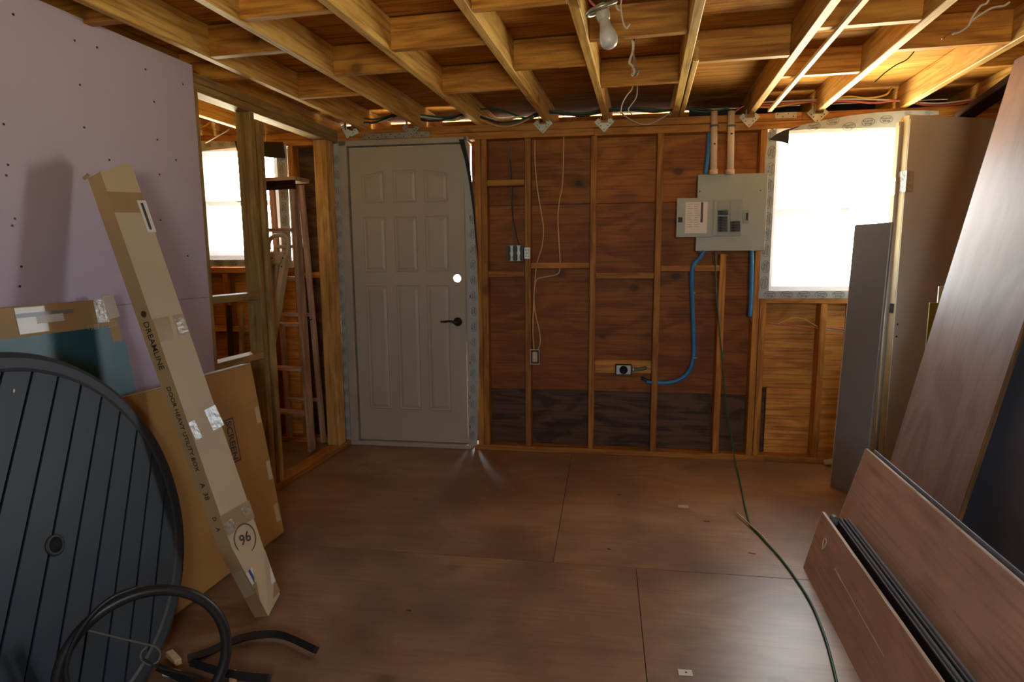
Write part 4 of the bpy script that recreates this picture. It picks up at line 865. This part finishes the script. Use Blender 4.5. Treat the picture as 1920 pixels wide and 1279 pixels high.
def onbox(name, f, w, h, mat, off=0, rot=0, lift=.0012, thick=.0008):
    ax, wy, fn, wd_ = face_frame(f)
    if fn.x < 0: fn = -fn
    if w > .12: w = wd_*.985
    q = link(name, bmbox(h, w, thick, 0), mat, e); c = (PL(0, f)+PL(1, f))/2 + wy*off + fn*lift-cen
    Y_ = fn.cross(ax); q.matrix_local = Matrix(((ax.x, Y_.x, fn.x, c.x), (ax.y, Y_.y, fn.y, c.y), (ax.z, Y_.z, fn.z, c.z), (0, 0, 0, 1))) @ Matrix.Rotation(rot, 4, 'Z'); return q
wm = ((B_t-A_t).length+(B_b-A_b).length)/2

onbox('packing_tape', .925, wm, .075, 'packtape', 0); onbox('packing_tape', .655, wm, .085, 'packtape', 0); onbox('packing_tape', .225, wm, .075, 'packtape', 0); onbox('packing_tape', .045, wm, .10, 'packtape', 0)
onbox('clear_tape', .655, .04, .06, 'cleartape', .04, .1, .002); onbox('tape_glare', .445, .055, .085, 'glare', .045, .12, .002); onbox('tape_glare', .435, .03, .07, 'glare', -.05, .1, .002)  # the two pale bluish patches are painted highlights on the tape
onbox('clear_tape', .228, .035, .04, 'cleartape', .045, .2, .002); onbox('clear_tape', .215, .04, .05, 'cleartape', -.045, .1, .002)
onbox('label_sheet', .895, .035, .12, 'paper', .052, 0, .002); onbox('label_print', .895, .010, .10, 'ink', .050, 0, .003)
onbox('label_sheet', .075, .045, .11, 'paper', -.048, .08, .002); onbox('label_print', .078, .014, .10, 'inkblue', -.048, .08, .003)
q = onbox('label_sheet', .085, .060, .13, 'paper', .040, -.15, .0018)
bm = bmtube([Vector((.055*cos(2*pi*k/28), .050*sin(2*pi*k/28), 0)) for k in range(28)], .0018, 4, closed=True)
q = link('marker_circle', bm, 'inkbrown', e); ax, wy, fn, _w = face_frame(.175); fn = -fn if fn.x < 0 else fn; c = (PL(0, .175)+PL(1, .175))/2+fn*.002-cen; Yq = fn.cross(ax); mq = Matrix(((ax.x, Yq.x, fn.x, c.x), (ax.y, Yq.y, fn.y, c.y), (ax.z, Yq.z, fn.z, c.z), (0, 0, 0, 1))); q.matrix_local = mq
tx = lettering('marker_number', '96', .055, (0, 0, 0), (1, 0, 0), (0, 0, 1), 'inkbrown', e); tx.matrix_local = mq @ Matrix.Rotation(-pi/2, 4, 'Z') @ Matrix.Scale(.055, 4) if False else mq @ Matrix.Rotation(-pi/2, 4, 'Z')
tx.scale = (1, 1, 1)
# lettering down the narrow side (faces the camera side, -y)
sn = -((A_t-A_m).cross(A_b2-A_b)).normalized()
if sn.y > 0: sn = -sn
sx_dir = (A_m-A_t).normalized()
def side_text(name, s, f, size, mat='inkbrown', ws=1.0):
    c = (PL(0, f)+PL(3, f))/2+sn*.0012-cen; return lettering(name, s, size, c, sx_dir, sn, mat, e, ws)
side_text('printed_lettering', 'DREAMLINE', .625, .034); side_text('printed_lettering', 'DOOR HEAVY UTILITY BOX', .435, .026)
side_text('printed_lettering', 'A  38', .29, .030); side_text('printed_lettering', 'D', .225, .024); side_text('printed_lettering', 'A', .200, .024)
bm = bmesh.new(); bmesh.ops.create_cone(bm, cap_ends=True, segments=14, radius1=.012, radius2=.012, depth=.0008); q = link('printed_leaf', bm, 'inkbrown', e); frame_obj(q, (PL(0, .695)+PL(3, .695))/2+sn*.0012-cen+fn*.006, sx_dir, None, sn)
cpt = (PL(0, .075)+PL(3, .075))/2+sn*.0015-cen; q = link('label_sheet', bmbox(.10, .05, .0008, 0), 'card_top', e); frame_obj(q, cpt, (A_b-A_m), None, sn)
q = link('torn_flap', bmbox(.025, .015, .003, .0005), 'packtape', e); frame_obj(q, A_t2-cen+Vector((0, -.005, .004)), (.5, .3, .6), None, (0, -1, .3))

# ---- wooden stepladder in the next room
ft = atz(590, 850, 0); tp_ = aty(556, 347, 3.40)
e = tag(empty('stepladder', (ft.x-.2, ft.y, 0)), 'tall worn wooden stepladder standing open behind the partition posts', 'ladder'); o = e.location.copy()
fr_ = ft+Vector((-.02, 0, .0)); tr = tp_+Vector((-.02, 0, 0)); fl_ = fr_+Vector((-.31, .02, 0)); tl_ = tr+Vector((-.24, .02, 0))
for a, b in ((fr_, tr), (fl_, tl_)): bar('rail', a-o+Vector((0, 0, .02)), b-o, .068, .024, 'ladder', e, (1, 0, 0))
for k, zz in enumerate((.29, .60, .90, 1.20, 1.50)):
    f = zz/tr.z; a, b = fl_.lerp(tl_, f), fr_.lerp(tr, f); st = bar('step', a-o+Vector((.012, 0, 0)), b-o-Vector((.012, 0, 0)), .085, .019, 'ladder', e, (0, 0, 1))
    tube('tie_rod', [a-o+Vector((.01, .02, -.014)), b-o+Vector((-.01, .02, -.014))], .003, 'steel', e)
cp = bar('top_cap', tl_-o+Vector((-.01, .04, .035)), tr-o+Vector((.035, .04, .035)), .15, .024, 'ladder', e, (0, 0, 1)); bar('cap_apron', tl_-o+Vector((-.02, -.03, .0)), tr-o+Vector((.03, -.03, .0)), .012, .055, 'dark_wood', e, (0, 0, 1))
br_ = atz(612, 833, 0)+Vector((-.02, -.0, 0)); bt = tr+Vector((-.005, .09, .01)); bl_ = br_+Vector((-.28, .02, 0)); btl = tl_+Vector((.02, .09, .01))
for a, b in ((br_, bt), (bl_, btl)): bar('rear_leg', a-o+Vector((0, 0, .015)), b-o, .024, .034, 'ladder', e, (1, 0, 0))
for zz in (.34, .95, 1.4): f = zz/bt.z; bar('rear_rung', bl_.lerp(btl, f)-o, br_.lerp(bt, f)-o, .022, .022, 'ladder', e, (0, 0, 1))
f = .52; tube('spreader', [fr_.lerp(tr, f)-o, br_.lerp(bt, f)-o], .004, 'bolt', e)
# ---- folded stepladder with rounded grab handle
yy = 3.22
P_ = lambda px, py, y=yy: aty(px, py, y)
o = atz(480, 905, 0); o = P_(500, 640); o.z = 0; o = Vector((P_(500, 640).x, yy, 0))
e = tag(empty('folding_ladder', o), 'folded tan stepladder with a rounded grab handle at its top', 'ladder')
hs = spline([P_(504, 468)-o, P_(505, 452)-o, P_(514, 443)-o, P_(530, 441)-o, P_(540, 449)-o, P_(540, 468)-o, P_(534, 490)-o], 6)
link('handle', bmtube(hs, .013, 8), 'alum', e, True)
def railp(a, b, w, mat='alum', y=yy): p, q = P_(*a, y)-o, P_(*b, y)-o; return bar('rail', q, p, w, .05, mat, e, (0, 1, 0))
railp((537, 478), (500, 700), .030); railp((512, 474), (490, 700), .030, y=yy+.03); railp((524, 474), (508, 690), .018, 'ladder', yy+.05)
for a in ((500, 700, .0), (490, 700, .03)):
    p = P_(a[0], a[1], yy+a[2])-o; b_ = Vector((p.x-.06, p.y, .012)); bar('rail', b_, p, .030, .05, 'alum', e, (0, 1, 0))
link('head_plate', bmbox(.095, .05, .075, .008), 'alum', e, loc=P_(521, 484)-o)
for z in (.25, .50): p = P_(495, 700)-o; bar('step', Vector((p.x-.09, .06, z)), Vector((p.x-.02, .06, z)), .06, .02, 'alum', e, (0, 0, 1))
bm = bmesh.new()
for a in ((510, 484), (530, 484), (512, 500), (528, 500)): q = P_(*a, yy-.028)-o; bmesh.ops.create_uvsphere(bm, u_segments=8, v_segments=5, radius=.005, matrix=Matrix.Translation(q))
link('rivets', bm, 'bolt', e)
# ---- things leaning under the far window
a = atw(436, 640, -.06); o = bar('black_slat', wallpt(a.x, -.12, 0.0)+Vector((0, 0, .01)), wallpt(a.x-.015, -.05, 1.0), .02, .035, 'black', None, (1, 0, 0)); tag(o, 'narrow black slat standing under the far window', 'board')
a = atw(450, 640, -.06); o = bar('tan_lath', wallpt(a.x, -.14, .01), wallpt(a.x+.03, -.05, 1.0), .02, .03, 'treated', None, (1, 0, 0)); tag(o, 'thin tan lath standing next to the black slat', 'board')

# ---- floor litter
def scrap(px, py, w, h, mat, lab, rz=.1, cat='paper scrap', name='paper_scrap'):
    a = atz(px, py, 0); q = link(name, bmbox(w, h, .0016, 0), mat, None, loc=(a.x, a.y, .0012)); q.rotation_euler = (0, 0, rz); tag(q, lab, cat); return q
q = scrap(1285, 1262, .044, .028, 'paper', 'small white card scrap on the floor nearest the viewer'); link('printed_dot', bmbox(.006, .006, .0006, 0), 'ink', q, loc=(.002, .0, .0012))
q = scrap(1281, 950, .052, .034, 'card_top', 'small tan card scrap in the middle of the floor', .05)
for k, (x, y, lab) in enumerate(((1410, 1038, 'dark curled chip near the green cord'), (1325, 978, 'dark sliver behind the curled chip'), (1160, 928, 'dark fleck near the floor seam crossing'), (767, 1145, 'dark chip on the near floor left of centre'), (1142, 1030, 'dark speck just below the floor seam'))):
    scrap(x, y, .03 if k < 2 else .016, .007, 'inkbrown', lab, random.uniform(-.5, .5), 'wood chip', 'wood_chip')
a = atw(1546, 852, -.03); c_ = wallpt(a.x, -.045, .026); o = lathe('plastic_cup', [(.016, 0), (.023, .055), (.0225, .055), (.015, .003)], 'wht', None, 16); o.location = c_; o.rotation_euler = (0, pi/2, .3); tag(o, 'small white plastic cup lying by the stud under the window', 'cup')

# tiny pieces of one part that cannot be told apart singly
for o in SC.objects:
    if o.type == 'MESH' and o.name.split('.')[0] in ('nail_holes', 'bracket_holes', 'label_print', 'strike_plates', 'rivets', 'slots', 'printed_mark', 'screw_heads'): o['kind'] = 'stuff'
